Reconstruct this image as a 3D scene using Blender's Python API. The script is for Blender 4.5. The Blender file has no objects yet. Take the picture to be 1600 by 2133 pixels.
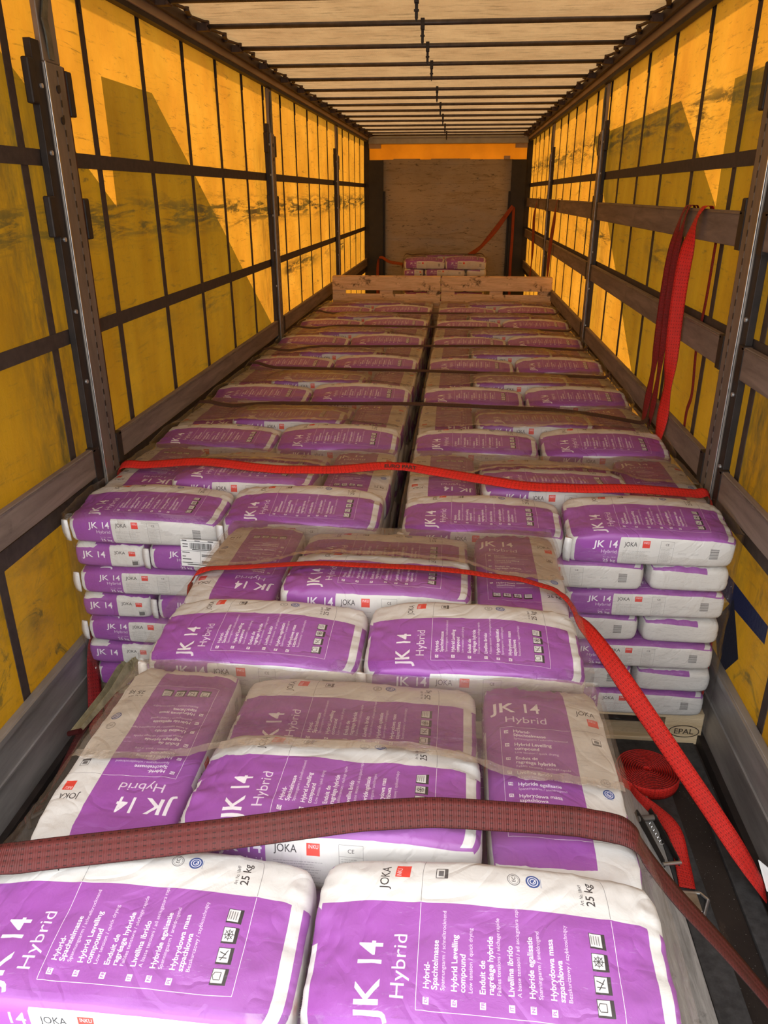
import bpy, bmesh, math, random
import numpy as np
from mathutils import Vector, Matrix, noise
from math import sin, cos, pi, radians as rad

S = bpy.context.scene
COL = S.collection
random.seed(7)

# ------------------------------------------------------------------ camera
CAM_P, CAM_YAW, CAM_ROLL, CAM_F = 0.3954, 0.0923, -0.0014, 1588.0
CAM_LOC = Vector((0.2107, 0.0, 2.0148))
fw = Vector((-sin(CAM_YAW)*cos(CAM_P), cos(CAM_YAW)*cos(CAM_P), -sin(CAM_P)))
rt = Vector((cos(CAM_YAW), sin(CAM_YAW), 0)); up = rt.cross(fw)
rt2 = rt*cos(CAM_ROLL)+up*sin(CAM_ROLL); up2 = -rt*sin(CAM_ROLL)+up*cos(CAM_ROLL)
cam_d = bpy.data.cameras.new('camera'); cam = bpy.data.objects.new('camera', cam_d); COL.objects.link(cam)
cam.matrix_world = Matrix(((rt2.x, up2.x, -fw.x, CAM_LOC.x), (rt2.y, up2.y, -fw.y, CAM_LOC.y), (rt2.z, up2.z, -fw.z, CAM_LOC.z), (0, 0, 0, 1)))
cam_d.sensor_fit = 'VERTICAL'; cam_d.sensor_height = 24.0; cam_d.lens = CAM_F*24.0/2133.0
cam_d.clip_start = 0.02; cam_d.clip_end = 200
S.camera = cam

# ------------------------------------------------------------------ world, exposure
EXPOSURE = 2.08
S.view_settings.view_transform = 'Standard'; S.view_settings.look = 'None'
S.view_settings.gamma = 1.0; S.view_settings.use_curve_mapping = False
S.view_settings.exposure = EXPOSURE
S.cycles.max_bounces = 9; S.cycles.diffuse_bounces = 5; S.cycles.glossy_bounces = 3
S.cycles.transmission_bounces = 8; S.cycles.transparent_max_bounces = 16
S.cycles.use_denoising = True; S.cycles.use_adaptive_sampling = True; S.cycles.adaptive_threshold = .02; S.cycles.sample_clamp_indirect = 6.0
S.cycles.caustics_reflective = False; S.cycles.caustics_refractive = False
W = bpy.data.worlds.new('daylight'); S.world = W; W.use_nodes = True
wn = W.node_tree.nodes; wl = W.node_tree.links; wn.clear()
wo = wn.new('ShaderNodeOutputWorld'); wb = wn.new('ShaderNodeBackground')
wt = wn.new('ShaderNodeTexCoord'); ws = wn.new('ShaderNodeSeparateXYZ'); wr = wn.new('ShaderNodeValToRGB')
wm = wn.new('ShaderNodeMapRange'); wm.inputs['From Min'].default_value = -1; wm.inputs['From Max'].default_value = 1
wl.new(wt.outputs['Generated'], ws.inputs[0]); wl.new(ws.outputs['Z'], wm.inputs['Value']); wl.new(wm.outputs[0], wr.inputs[0])
cr = wr.color_ramp
cr.elements[0].position = 0.0; cr.elements[0].color = (.30, .30, .30, 1)
cr.elements[1].position = 1.0; cr.elements[1].color = (.95, 1.0, 1.08, 1)
e = cr.elements.new(0.46); e.color = (.42, .42, .41, 1)
e = cr.elements.new(0.53); e.color = (1.25, 1.25, 1.23, 1)
wd = wn.new('ShaderNodeVectorMath'); wd.operation = 'DOT_PRODUCT'; wd.inputs[1].default_value = Vector((.05, -.46, .88)).normalized()
wl.new(wt.outputs['Generated'], wd.inputs[0])
wg = wn.new('ShaderNodeMapRange'); wg.interpolation_type = 'SMOOTHSTEP'; wg.inputs['From Min'].default_value = .90; wg.inputs['From Max'].default_value = .985
wg.inputs['To Max'].default_value = 1.3; wl.new(wd.outputs['Value'], wg.inputs['Value'])
wc = wn.new('ShaderNodeTexNoise'); wc.inputs['Scale'].default_value = 4.0; wc.inputs['Detail'].default_value = 5; wl.new(wt.outputs['Generated'], wc.inputs['Vector'])
wx = wn.new('ShaderNodeMath'); wx.operation = 'MULTIPLY'; wl.new(wg.outputs[0], wx.inputs[0]); wl.new(wc.outputs[0], wx.inputs[1])
wa = wn.new('ShaderNodeMix'); wa.data_type = 'RGBA'; wa.blend_type = 'ADD'; wa.inputs[0].default_value = 1.0
wl.new(wr.outputs[0], wa.inputs[6]); wl.new(wx.outputs[0], wa.inputs[7])
wl.new(wa.outputs[2], wb.inputs[0]); wb.inputs[1].default_value = 1.0; wl.new(wb.outputs[0], wo.inputs[0])

# ------------------------------------------------------------------ node helpers
def s2l(c):
    c = c/255.0
    return c/12.92 if c <= .04045 else ((c+.055)/1.055)**2.4
def C8(r, g, b): return (s2l(r), s2l(g), s2l(b), 1.0)
class X:                      # a tiny expression wrapper round math nodes
    def __init__(s, nt, o): s.nt, s.o = nt, o
    def _m(s, op, *a):
        n = s.nt.nodes.new('ShaderNodeMath'); n.operation = op
        for i, v in enumerate((s,)+a):
            if isinstance(v, X): s.nt.links.new(v.o, n.inputs[i])
            else: n.inputs[i].default_value = v
        return X(s.nt, n.outputs[0])
    def __add__(s, b): return s._m('ADD', b)
    def __sub__(s, b): return s._m('SUBTRACT', b)
    def __mul__(s, b): return s._m('MULTIPLY', b)
    def __truediv__(s, b): return s._m("DIVIDE", b)
    def __lt__(s, b): return s._m('LESS_THAN', b)
    def __gt__(s, b): return s._m('GREATER_THAN', b)
    def max(s, b): return s._m('MAXIMUM', b)
    def min(s, b): return s._m('MINIMUM', b)
    def inv(s): return s*-1.0+1.0
    def sin(s): return s._m('SINE')
    def abs(s): return s._m('ABSOLUTE')
    def pow(s, b): return s._m('POWER', b)
class MT:
    def __init__(s, name):
        s.m = bpy.data.materials.new(name); s.m.use_nodes = True
        s.nt = s.m.node_tree; s.nt.nodes.clear()
        s.out = s.nt.nodes.new('ShaderNodeOutputMaterial')
        s.tc = s.nt.nodes.new('ShaderNodeTexCoord')
    def n(s, t, **kw):
        n = s.nt.nodes.new(t)
        for k, v in kw.items():
            k2 = k.replace('_', ' ')
            tgt = None
            for i in n.inputs:
                if i.name.lower() == k2.lower(): tgt = i; break
            if tgt is None: setattr(n, k, v); continue
            s.put(tgt, v)
        return n
    def put(s, inp, v):
        if isinstance(v, X): s.nt.links.new(v.o, inp)
        elif isinstance(v, bpy.types.NodeSocket): s.nt.links.new(v, inp)
        else: inp.default_value = v
    def map(s, scale=(1, 1, 1), coord='Object', loc=(0, 0, 0)):
        mp = s.nt.nodes.new('ShaderNodeMapping'); s.nt.links.new(s.tc.outputs[coord], mp.inputs[0])
        mp.inputs['Scale'].default_value = scale; mp.inputs['Location'].default_value = loc
        return mp.outputs[0]
    def xyz(s, coord='Object'):
        n = s.nt.nodes.new('ShaderNodeSeparateXYZ'); s.nt.links.new(s.tc.outputs[coord], n.inputs[0])
        return [X(s.nt, n.outputs[i]) for i in range(3)]
    def noise(s, scale=5, detail=4, rough=.6, vec=None, stretch=(1, 1, 1), coord='Object', dist=0.0, loc=(0, 0, 0)):
        n = s.nt.nodes.new('ShaderNodeTexNoise'); n.inputs['Scale'].default_value = scale
        n.inputs['Detail'].default_value = detail; n.inputs['Roughness'].default_value = rough
        n.inputs['Distortion'].default_value = dist
        s.nt.links.new(vec or s.map(stretch, coord, loc), n.inputs['Vector'])
        return X(s.nt, n.outputs[0])
    def ramp(s, x, stops):
        r = s.nt.nodes.new('ShaderNodeValToRGB'); s.nt.links.new(x.o, r.inputs[0]); c = r.color_ramp
        while len(c.elements) > 1: c.elements.remove(c.elements[0])
        c.elements[0].position = stops[0][0]; c.elements[0].color = stops[0][1]
        for p, col in stops[1:]:
            e = c.elements.new(p); e.color = col
        return r.outputs[0]
    def rng(s, x, a, b, c=0.0, d=1.0):
        n = s.nt.nodes.new('ShaderNodeMapRange'); s.nt.links.new(x.o, n.inputs['Value'])
        n.inputs['From Min'].default_value = a; n.inputs['From Max'].default_value = b
        n.inputs['To Min'].default_value = c; n.inputs['To Max'].default_value = d
        return X(s.nt, n.outputs[0])
    def mix(s, f, a, b, mode='MIX'):
        n = s.nt.nodes.new('ShaderNodeMix'); n.data_type = 'RGBA'; n.blend_type = mode
        s.put(n.inputs[0], f); s.put(n.inputs[6], a); s.put(n.inputs[7], b)
        return n.outputs[2]
    def bump(s, h, strength=.3, dist=.01, normal=None):
        n = s.nt.nodes.new('ShaderNodeBump'); s.nt.links.new(h.o, n.inputs['Height'])
        n.inputs['Strength'].default_value = strength; n.inputs['Distance'].default_value = dist
        if normal: s.nt.links.new(normal, n.inputs['Normal'])
        return n.outputs[0]
    def principled(s, color, rough=.6, metal=0.0, normal=None, spec=.5):
        p = s.nt.nodes.new('ShaderNodeBsdfPrincipled')
        s.put(p.inputs['Base Color'], color); s.put(p.inputs['Roughness'], rough); s.put(p.inputs['Metallic'], metal)
        p.inputs['Specular IOR Level'].default_value = spec
        if normal: s.nt.links.new(normal, p.inputs['Normal'])
        return p
    def end(s, sh): s.nt.links.new(sh.outputs[0] if hasattr(sh, 'outputs') else sh, s.out.inputs[0]); return s.m

def simple(name, col, rough=.6, metal=0.0, var=.25, scale=8, bump=.15, stretch=(1, 1, 1), spec=.5):
    m = MT(name); nz = m.noise(scale, 5, .65, stretch=stretch)
    dark = tuple(c*(1-var) for c in col[:3])+(1,); lite = tuple(min(1, c*(1+var)) for c in col[:3])+(1,)
    c = m.ramp(nz, [(.3, dark), (.7, lite)])
    return m.end(m.principled(c, rough, metal, m.bump(nz, bump, .004), spec))

def mat_curtain(side):
    m = MT('curtain_' + side); x, y, z = m.xyz()
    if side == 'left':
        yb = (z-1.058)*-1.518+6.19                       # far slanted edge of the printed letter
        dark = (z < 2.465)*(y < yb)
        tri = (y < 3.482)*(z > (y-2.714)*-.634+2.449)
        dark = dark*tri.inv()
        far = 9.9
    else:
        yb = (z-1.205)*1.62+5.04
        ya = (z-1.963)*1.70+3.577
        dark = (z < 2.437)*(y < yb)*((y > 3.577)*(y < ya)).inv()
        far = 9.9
    lines = m.noise(3.0, 6, .6, stretch=(1, 1.4, .35))
    cloth = m.noise(2.2, 7, .62)
    fine = m.noise(60, 3, .6, stretch=(1, 1, .4))
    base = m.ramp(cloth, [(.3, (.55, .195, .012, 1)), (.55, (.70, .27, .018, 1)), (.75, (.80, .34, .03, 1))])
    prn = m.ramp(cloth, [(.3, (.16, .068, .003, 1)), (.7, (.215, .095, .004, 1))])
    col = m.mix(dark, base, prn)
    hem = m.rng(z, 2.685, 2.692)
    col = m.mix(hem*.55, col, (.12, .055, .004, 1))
    # rub marks at board height
    rub = m.noise(5.0, 8, .72, stretch=(1, .55, 5.0), dist=.6)
    bandh = (m.rng((z-1.91).abs(), .13, .03)*.9)
    if side == 'right': bandh = m.rng((z-2.36).abs(), .13, .03)*.75
    col1 = m.rng(rub, .45, .56)*bandh.max(m.rng((z-(1.40 if side == 'left' else 1.70)).abs(), .09, .02)*m.rng(m.noise(1.1, 2, .5), .45, .6)*.8)
    col2 = m.rng(m.noise(3.3, 9, .75, stretch=(1, .8, 1.8), loc=(3, 1, 2)), .50, .72)*m.rng(z, 2.0, .5)
    near = m.rng(y, 4.6, 1.6)
    scr = m.rng(m.noise(14, 8, .8, stretch=(1, .25, 2.2), dist=1.5), .56, .64)*.75
    posts = ((y-2.70).abs().min((y-6.15).abs())).min((y-9.55).abs())
    pz = m.rng(posts, .30, .02)*m.rng(m.noise(12, 8, .75, stretch=(1, 1.5, .5), loc=(7, 7, 7)), .38, .62)*m.rng(z, 2.45, 2.2)
    col2 = col2.max(pz)
    low = m.rng(m.noise(5, 9, .78, stretch=(1, 1, 1.4), loc=(1, 9, 4), dist=.8), .55, .63)*m.rng(z, 1.0, .6)*m.rng(y, 3.6, 2.4)
    col2 = col2.max(low)
    dirt = col1.max(col2*(near*.55+.45)).max(scr*.8)
    dirt = (dirt*1.15).min(.93)
    col = m.mix(dirt, col, (.028, .021, .008, 1))
    col = m.mix(m.rng(lines, .35, .65, 0, .22), col, (.36, .20, .01, 1))
    if side == 'right':                                 # navy bar and patch printed low down near the doors
        bar = (z < (y-2.3)*-.03+.68)*(z > (y-2.3)*-.10+.61)*(y < 2.9)*(y > 2.31)
        dia = ((y-2.62).abs()*1.1+(z-.44).abs()*.9 < .155)
        col = m.mix(bar, col, (.006, .007, .018, 1)); col = m.mix(dia, col, (.006, .006, .009, 1))
    bmp = m.bump(fine*.35+cloth*1.4+m.noise(9, 5, .6)*.6, .35, .02)
    tr = m.n('ShaderNodeBsdfTranslucent'); m.put(tr.inputs['Color'], m.mix(.08, col, (0, 0, 0, 1)))
    pr = m.principled(col, .45, 0, bmp, .35)
    mx = m.n('ShaderNodeMixShader'); m.put(mx.inputs[0], .40)
    m.nt.links.new(pr.outputs[0], mx.inputs[1]); m.nt.links.new(tr.outputs[0], mx.inputs[2])
    return m.end(mx)

def mat_roof():
    m = MT('roof_tarpaulin'); x, y, z = m.xyz()
    nz = m.noise(4, 7, .7); st = m.noise(40, 5, .7, stretch=(.12, 1, 1), dist=.4)
    weave = (x*520.0).sin()*.5+(y*520.0).sin()*.5
    col = m.ramp(nz, [(.3, (.46, .26, .105, 1)), (.7, (.62, .375, .16, 1))])
    col = m.mix(m.rng(st, .52, .66)*.6, col, (.16, .10, .04, 1))
    tr = m.n('ShaderNodeBsdfTranslucent'); m.put(tr.inputs['Color'], m.mix(.52, col, (0, 0, 0, 1)))
    pr = m.principled(col, .7, 0, m.bump(weave*.3+st*1.2+nz*1.3, .8, .008), .2)
    mx = m.n('ShaderNodeMixShader'); m.put(mx.inputs[0], .42)
    m.nt.links.new(pr.outputs[0], mx.inputs[1]); m.nt.links.new(tr.outputs[0], mx.inputs[2])
    return m.end(mx)

def mat_web(name, col, dirt=.3, coord='UV'):
    m = MT(name); u, v, w = m.xyz(coord)
    ribs = (u*1500.0).sin(); seam = (v*(pi*8)).sin()
    dash = ((u*420.0).sin() > .35)*((v*(pi*6)).sin().abs() > .93)
    nz = m.noise(14, 5, .7); nz2 = m.noise(3, 3, .6)
    c = m.mix(m.rng(ribs, -1, 1, 0, .30), col, tuple(k*.45 for k in col[:3])+(1,))
    c = m.mix(dash*.75, c, tuple(k*.12 for k in col[:3])+(1,))
    c = m.mix(m.rng(nz, .45, .75, 0, dirt), c, (.03, .018, .014, 1))
    c = m.mix(m.rng(nz2, .55, .75, 0, dirt*.5), c, (.10, .05, .04, 1))
    c = m.mix(m.rng((v-.5).abs(), .46, .5)*.92, c, tuple(k*.10 for k in col[:3])+(1,))
    return m.end(m.principled(c, .62, 0, m.bump(ribs+seam*.6, .55, .0012), .35))

def mat_film(name, tint, milk, gloss, rough=.10, bs=.5, cap=.45):
    m = MT(name)
    a = m.noise(10, 5, .6, dist=1.2); b = m.noise(60, 3, .6, stretch=(1, .25, 1), dist=.5); c = m.noise(26, 4, .6, stretch=(.3, 1, 1), dist=2)
    nrm = m.bump(a*1.2+b*.35+c*.6, bs, .012)
    tr = m.n('ShaderNodeBsdfTransparent'); tr.inputs[0].default_value = tint
    df = m.n('ShaderNodeBsdfDiffuse'); df.inputs[0].default_value = (.66, .60, .52, 1)
    gl = m.n('ShaderNodeBsdfGlossy'); gl.inputs['Roughness'].default_value = rough
    m.nt.links.new(nrm, gl.inputs['Normal'])
    fr = m.n('ShaderNodeFresnel'); fr.inputs[0].default_value = 1.42; m.nt.links.new(nrm, fr.inputs['Normal'])
    m1 = m.n('ShaderNodeMixShader'); m1.inputs[0].default_value = milk
    m.nt.links.new(tr.outputs[0], m1.inputs[1]); m.nt.links.new(df.outputs[0], m1.inputs[2])
    m2 = m.n('ShaderNodeMixShader'); m.put(m2.inputs[0], (X(m.nt, fr.outputs[0])*gloss+.034).min(cap))
    m.nt.links.new(m1.outputs[0], m2.inputs[1]); m.nt.links.new(gl.outputs[0], m2.inputs[2])
    return m.end(m2)

def mat_wood(name, a, b, stain=(.03, .02, .01, 1), stain_amt=.5, axis=0, scale=1.0, thr=.62, coord='Object', rough=.75):
    m = MT(name); st = [7.0, 7.0, 7.0]; st[axis] = .7
    g = m.noise(3.2*scale, 7, .65, stretch=tuple(st), coord=coord, dist=.6); k = m.noise(2.6*scale, 6, .7, coord=coord, loc=(4, 2, 1))
    c = m.ramp(g, [(.3, a), (.68, b)])
    c = m.mix(m.rng(k, thr, thr+.09)*stain_amt, c, stain)
    return m.end(m.principled(c, rough, 0, m.bump(g, .4, .004), .3))

def mat_floor():
    m = MT('floor_boards'); x, y, z = m.xyz()
    a = m.noise(2.5, 8, .7); b = m.noise(9, 7, .75, stretch=(1, .5, 1), dist=.5); d = m.noise(220, 2, .5)
    c = m.ramp(a, [(.35, (.013, .010, .009, 1)), (.6, (.030, .022, .018, 1)), (.78, (.075, .048, .032, 1))])
    c = m.mix(m.rng(b, .58, .72)*.5, c, (.11, .075, .055, 1))
    c = m.mix((d > .725)*.8, c, (.6, .58, .55, 1))
    return m.end(m.principled(c, .62, 0, m.bump(a+b*.5, .4, .006), .35))

def mat_ply():
    m = MT('headboard_ply'); x, y, z = m.xyz()
    g = m.noise(5, 8, .7, stretch=(.45, 1, 3.2), dist=.8); h = m.noise(17, 8, .8, stretch=(.5, 1, 2.2), loc=(5, 0, 2), dist=.7); k = m.noise(1.6, 5, .6)
    c = m.ramp(k, [(.3, (.24, .19, .115, 1)), (.7, (.35, .285, .18, 1))])
    c = m.mix(m.rng(g, .54, .70)*.5, c, (.09, .06, .032, 1))
    c = m.mix(m.rng(h, .56, .63)*.85, c, (.025, .016, .01, 1))
    c = m.mix(m.rng((z*(pi/.27)).sin().abs(), .035, .0)*.6, c, (.05, .035, .02, 1))
    return m.end(m.principled(c, m.rng(g, .3, .7, .3, .65), 0, m.bump(g+h, .4, .004), .5))

def mat_slots():
    m = MT('slotted_strip'); x, y, z = m.xyz(); k = (z*(2*pi/.048)).sin() > .05
    c = m.mix(k, (.19, .165, .145, 1), (.008, .006, .005, 1)); return m.end(m.principled(c, .5, m.rng(k, 0, 1, .45, 0)))
def mat_gap():
    m = MT('front_tarpaulin'); c = m.ramp(m.noise(3, 5, .6), [(.3, (.72, .38, .035, 1)), (.7, (.85, .47, .05, 1))])
    tr = m.n('ShaderNodeBsdfTranslucent'); m.put(tr.inputs['Color'], c); pr = m.principled(c, .5)
    mx = m.n('ShaderNodeMixShader'); m.put(mx.inputs[0], .42); m.nt.links.new(pr.outputs[0], mx.inputs[1]); m.nt.links.new(tr.outputs[0], mx.inputs[2]); return m.end(mx)
M = dict(
    gapcloth=mat_gap(),
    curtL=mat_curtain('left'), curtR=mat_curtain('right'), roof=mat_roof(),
    web=simple('webbing_brown', (.045, .030, .024, 1), .8, 0, .3, 30),
    steel=simple('post_steel', (.19, .165, .145, 1), .48, .45, .35, 9, .2, (1, 1, .25)),
    steeld=simple('dark_steel', (.020, .014, .012, 1), .6, .2, .5, 14),
    rust=simple('rusty_red_channel', (.06, .018, .012, 1), .7, .1, .5, 20),
    hookm=simple('lever_steel', (.14, .145, .12, 1), .5, .5, .4, 20),
    rivet=simple('rivet', (.5, .5, .5, 1), .4, .7),
    railm=simple('roof_rail', (.34, .25, .17, 1), .5, .15, .25, 5, .1, (1, .2, 1)),
    bow=simple('bow_tube', (.075, .058, .048, 1), .45, .4, .35, 20),
    chain=simple('folding_chain', (.055, .032, .024, 1), .6, .1, .4, 20),
    slots=mat_slots(),
    alu=simple('worn_side_rail', (.27, .26, .25, 1), .42, .3, .55, 5, .3, (1, .25, 1.5)),
    board=mat_wood('side_board', (.12, .09, .075, 1), (.24, .185, .155, 1), (.03, .02, .015, 1), .5, 1),
    floor=mat_floor(), ply=mat_ply(),
    header=simple('header_beam', (.30, .29, .24, 1), .5, .3, .15, 6),
    black=simple('black_post', (.012, .010, .009, 1), .6, 0, .5, 8),
    mat_=simple('rubber_mat', (.040, .040, .041, 1), .75, 0, .5, 30, .4),
    greyboard=mat_wood('weathered_board', (.19, .185, .175, 1), (.42, .41, .39, 1), (.04, .04, .04, 1), .6, 1, 3.5, .60),
    red=mat_web('red_webbing', (.72, .022, .014, 1), .22),
    redd=mat_web('dull_red_webbing', (.27, .013, .014, 1), .35),
    maroon=mat_web('maroon_webbing', (.105, .017, .015, 1), .45),
    orange=mat_web('orange_webbing', (.34, .060, .020, 1), .4),
    dkstrap=mat_web('dark_brown_webbing', (.07, .028, .022, 1), .5),
    film=mat_film('stretch_film', (.985, .98, .975, 1), .012, .40, .07, .5, .20),
    film2=mat_film('double_film', (.95, .90, .84, 1), .085, .60, .12, .8),
    hem=mat_film('film_hem', (.92, .91, .90, 1), .22, 2.6, .10, 1.0),
    palwood=mat_wood('pallet_wood', (.52, .38, .21, 1), (.72, .58, .38, 1), (.30, .2, .1, 1), .4, 0, 1.0, .68),
    palold=mat_wood('old_pallet_wood', (.52, .33, .17, 1), (.80, .57, .34, 1), (.05, .028, .015, 1), .9, 0, 2.6, .57),
    ratchet=simple('olive_zinc_ratchet', (.36, .32, .20, 1), .45, .35, .4, 18),
    zinc=simple('zinc_hook', (.55, .55, .54, 1), .3, .9, .2, 20),
    paper=simple('label_paper', (.80, .80, .80, 1), .5, 0, .05, 4), ink=simple('black_ink', (.02, .02, .02, 1), .6, 0, .1),
    brand=simple('pallet_stamp', (.05, .03, .015, 1), .8, 0, .1),
)

# ------------------------------------------------------------------ mesh helpers
class MB:
    def __init__(s): s.v = []; s.f = []; s.uv = {}
    def box(s, a, b, rot=None):
        (x0, y0, z0), (x1, y1, z1) = a, b
        P = [Vector(p) for p in ((x0, y0, z0), (x1, y0, z0), (x1, y1, z0), (x0, y1, z0), (x0, y0, z1), (x1, y0, z1), (x1, y1, z1), (x0, y1, z1))]
        if rot: P = [rot @ p for p in P]
        n = len(s.v); s.v += P
        s.f += [tuple(n+i for i in q) for q in ((0, 3, 2, 1), (4, 5, 6, 7), (0, 1, 5, 4), (1, 2, 6, 5), (2, 3, 7, 6), (3, 0, 4, 7))]
        return s
    def tube(s, a, b, r, seg=10, r2=None, caps=True):
        a, b = Vector(a), Vector(b); d = (b-a).normalized(); r2 = r if r2 is None else r2
        u = d.orthogonal().normalized(); w = d.cross(u); n = len(s.v)
        for c, rr in ((a, r), (b, r2)):
            for i in range(seg):
                t = 2*pi*i/seg; s.v.append(c+u*cos(t)*rr+w*sin(t)*rr)
        for i in range(seg):
            j = (i+1) % seg; s.f.append((n+i, n+j, n+seg+j, n+seg+i))
        if caps: s.f.append(tuple(n+i for i in range(seg-1, -1, -1))); s.f.append(tuple(n+seg+i for i in range(seg)))
        return s
    def path(s, pts, r, seg=8):
        for a, b in zip(pts, pts[1:]): s.tube(a, b, r, seg)
        return s
    def prism(s, pts, off):               # planar polygon extruded by a vector
        off = Vector(off); n = len(s.v); k = len(pts)
        s.v += [Vector(p) for p in pts]+[Vector(p)+off for p in pts]
        s.f.append(tuple(range(n+k-1, n-1, -1))); s.f.append(tuple(range(n+k, n+2*k)))
        for i in range(k): j = (i+1) % k; s.f.append((n+i, n+j, n+k+j, n+k+i))
        return s
    def build(s, name, mat, parent=None, smooth=False, bevel=0):
        me = bpy.data.meshes.new(name); me.from_pydata([tuple(v) for v in s.v], [], s.f); me.update()
        bm = bmesh.new(); bm.from_mesh(me); bmesh.ops.recalc_face_normals(bm, faces=bm.faces); bm.to_mesh(me); bm.free()
        me.materials.append(mat); o = bpy.data.objects.new(name, me); COL.objects.link(o)
        if parent: o.parent = parent
        if smooth:
            for p in me.polygons: p.use_smooth = True
        if bevel:
            md = o.modifiers.new('bevel', 'BEVEL'); md.width = bevel; md.segments = 2; md.limit_method = 'ANGLE'
        return o
def tag(o, label, cat, group=None, kind=None):
    if label: o['label'] = label
    if cat: o['category'] = cat
    if group: o['group'] = group
    if kind: o['kind'] = kind
    return o
def empty(name, loc=(0, 0, 0), rz=0):
    o = bpy.data.objects.new(name, None); COL.objects.link(o); o.location = loc; o.rotation_euler = (0, 0, rz); o.empty_display_size = .1
    return o
def copy_tree(o, parent=None):
    c = o.copy(); COL.objects.link(c)
    if parent: c.parent = parent
    for ch in list(o.children): copy_tree(ch, c)
    return c

def smoothpath(pts, n=8):
    P = [Vector(p) for p in pts]; P = [P[0]*2-P[1]]+P+[P[-1]*2-P[-2]]; out = []
    for i in range(1, len(P)-2):
        for k in range(n):
            t = k/n; a, b, c, d = P[i-1], P[i], P[i+1], P[i+2]
            out.append(.5*((2*b)+(c-a)*t+(2*a-5*b+4*c-d)*t*t+(3*b-a-3*c+d)*t**3))
    out.append(P[-2]); return out
def ribbon(name, pts, side, width, mat, thick=.003, parent=None, n=8, smooth=True, across=4):
    """woven strap along a path; side = one vector or one per control point (across the strap)"""
    Pn = smoothpath(pts, n) if smooth else [Vector(p) for p in pts]
    if isinstance(side[0], (int, float)): sd = [Vector(side)]*len(pts)
    else: sd = [Vector(q) for q in side]
    Sn = smoothpath(sd, n) if smooth else sd
    me = bpy.data.meshes.new(name); V = []; F = []; UV = []; L = 0; K = across
    for i, p in enumerate(Pn):
        t = (Pn[min(i+1, len(Pn)-1)]-Pn[max(i-1, 0)]).normalized()
        w = Sn[i]-t*Sn[i].dot(t); w.normalize(); nn = t.cross(w).normalized()
        if i: L += (Pn[i]-Pn[i-1]).length
        for s_ in (1, -1):
            for k in range(K+1):
                f = k/K-.5; V.append(p+w*width*f+nn*thick*.5*s_*(1 if 0 < k < K else .35)); UV.append((L, k/K))
    R = 2*(K+1)
    for i in range(len(Pn)-1):
        a = i*R; b = a+R
        for k in range(K):
            F.append((a+k, a+k+1, b+k+1, b+k)); F.append((a+K+1+k+1, a+K+1+k, b+K+1+k, b+K+1+k+1))
        F.append((a+K+1, a, b, b+K+1)); F.append((a+K, a+2*K+1, b+2*K+1, b+K))
    for a in (0, (len(Pn)-1)*R):
        for k in range(K): F.append((a+k, a+k+1, a+K+1+k+1, a+K+1+k))
    me.from_pydata([tuple(v) for v in V], [], F); uvl = me.uv_layers.new(name='UVMap')
    for lp in me.loops: uvl.data[lp.index].uv = UV[lp.vertex_index]
    bm = bmesh.new(); bm.from_mesh(me); bmesh.ops.recalc_face_normals(bm, faces=bm.faces); bm.to_mesh(me); bm.free()
    for p in me.polygons: p.use_smooth = True
    me.materials.append(mat); o = bpy.data.objects.new(name, me); COL.objects.link(o)
    if parent: o.parent = parent
    return o

def text_tris(body, bold=0.0):
    c = bpy.data.curves.new('txt', 'FONT'); c.body = body; c.resolution_u = 3; c.offset = bold
    o = bpy.data.objects.new('txt', c); COL.objects.link(o)
    bpy.context.view_layer.update(); dg = bpy.context.evaluated_depsgraph_get()
    me = o.evaluated_get(dg).to_mesh(); me.calc_loop_triangles()
    v = np.array([w.co[:2] for w in me.vertices]) if len(me.vertices) else np.zeros((0, 2))
    t = np.array([l.vertices[:] for l in me.loop_triangles], dtype=int)
    o.evaluated_get(dg).to_mesh_clear(); bpy.data.objects.remove(o); bpy.data.curves.remove(c)
    return v, t
CAPH = None
def capheight():
    global CAPH
    if CAPH is None:
        v, t = text_tris('H'); CAPH = v[:, 1].max()
    return CAPH

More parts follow.
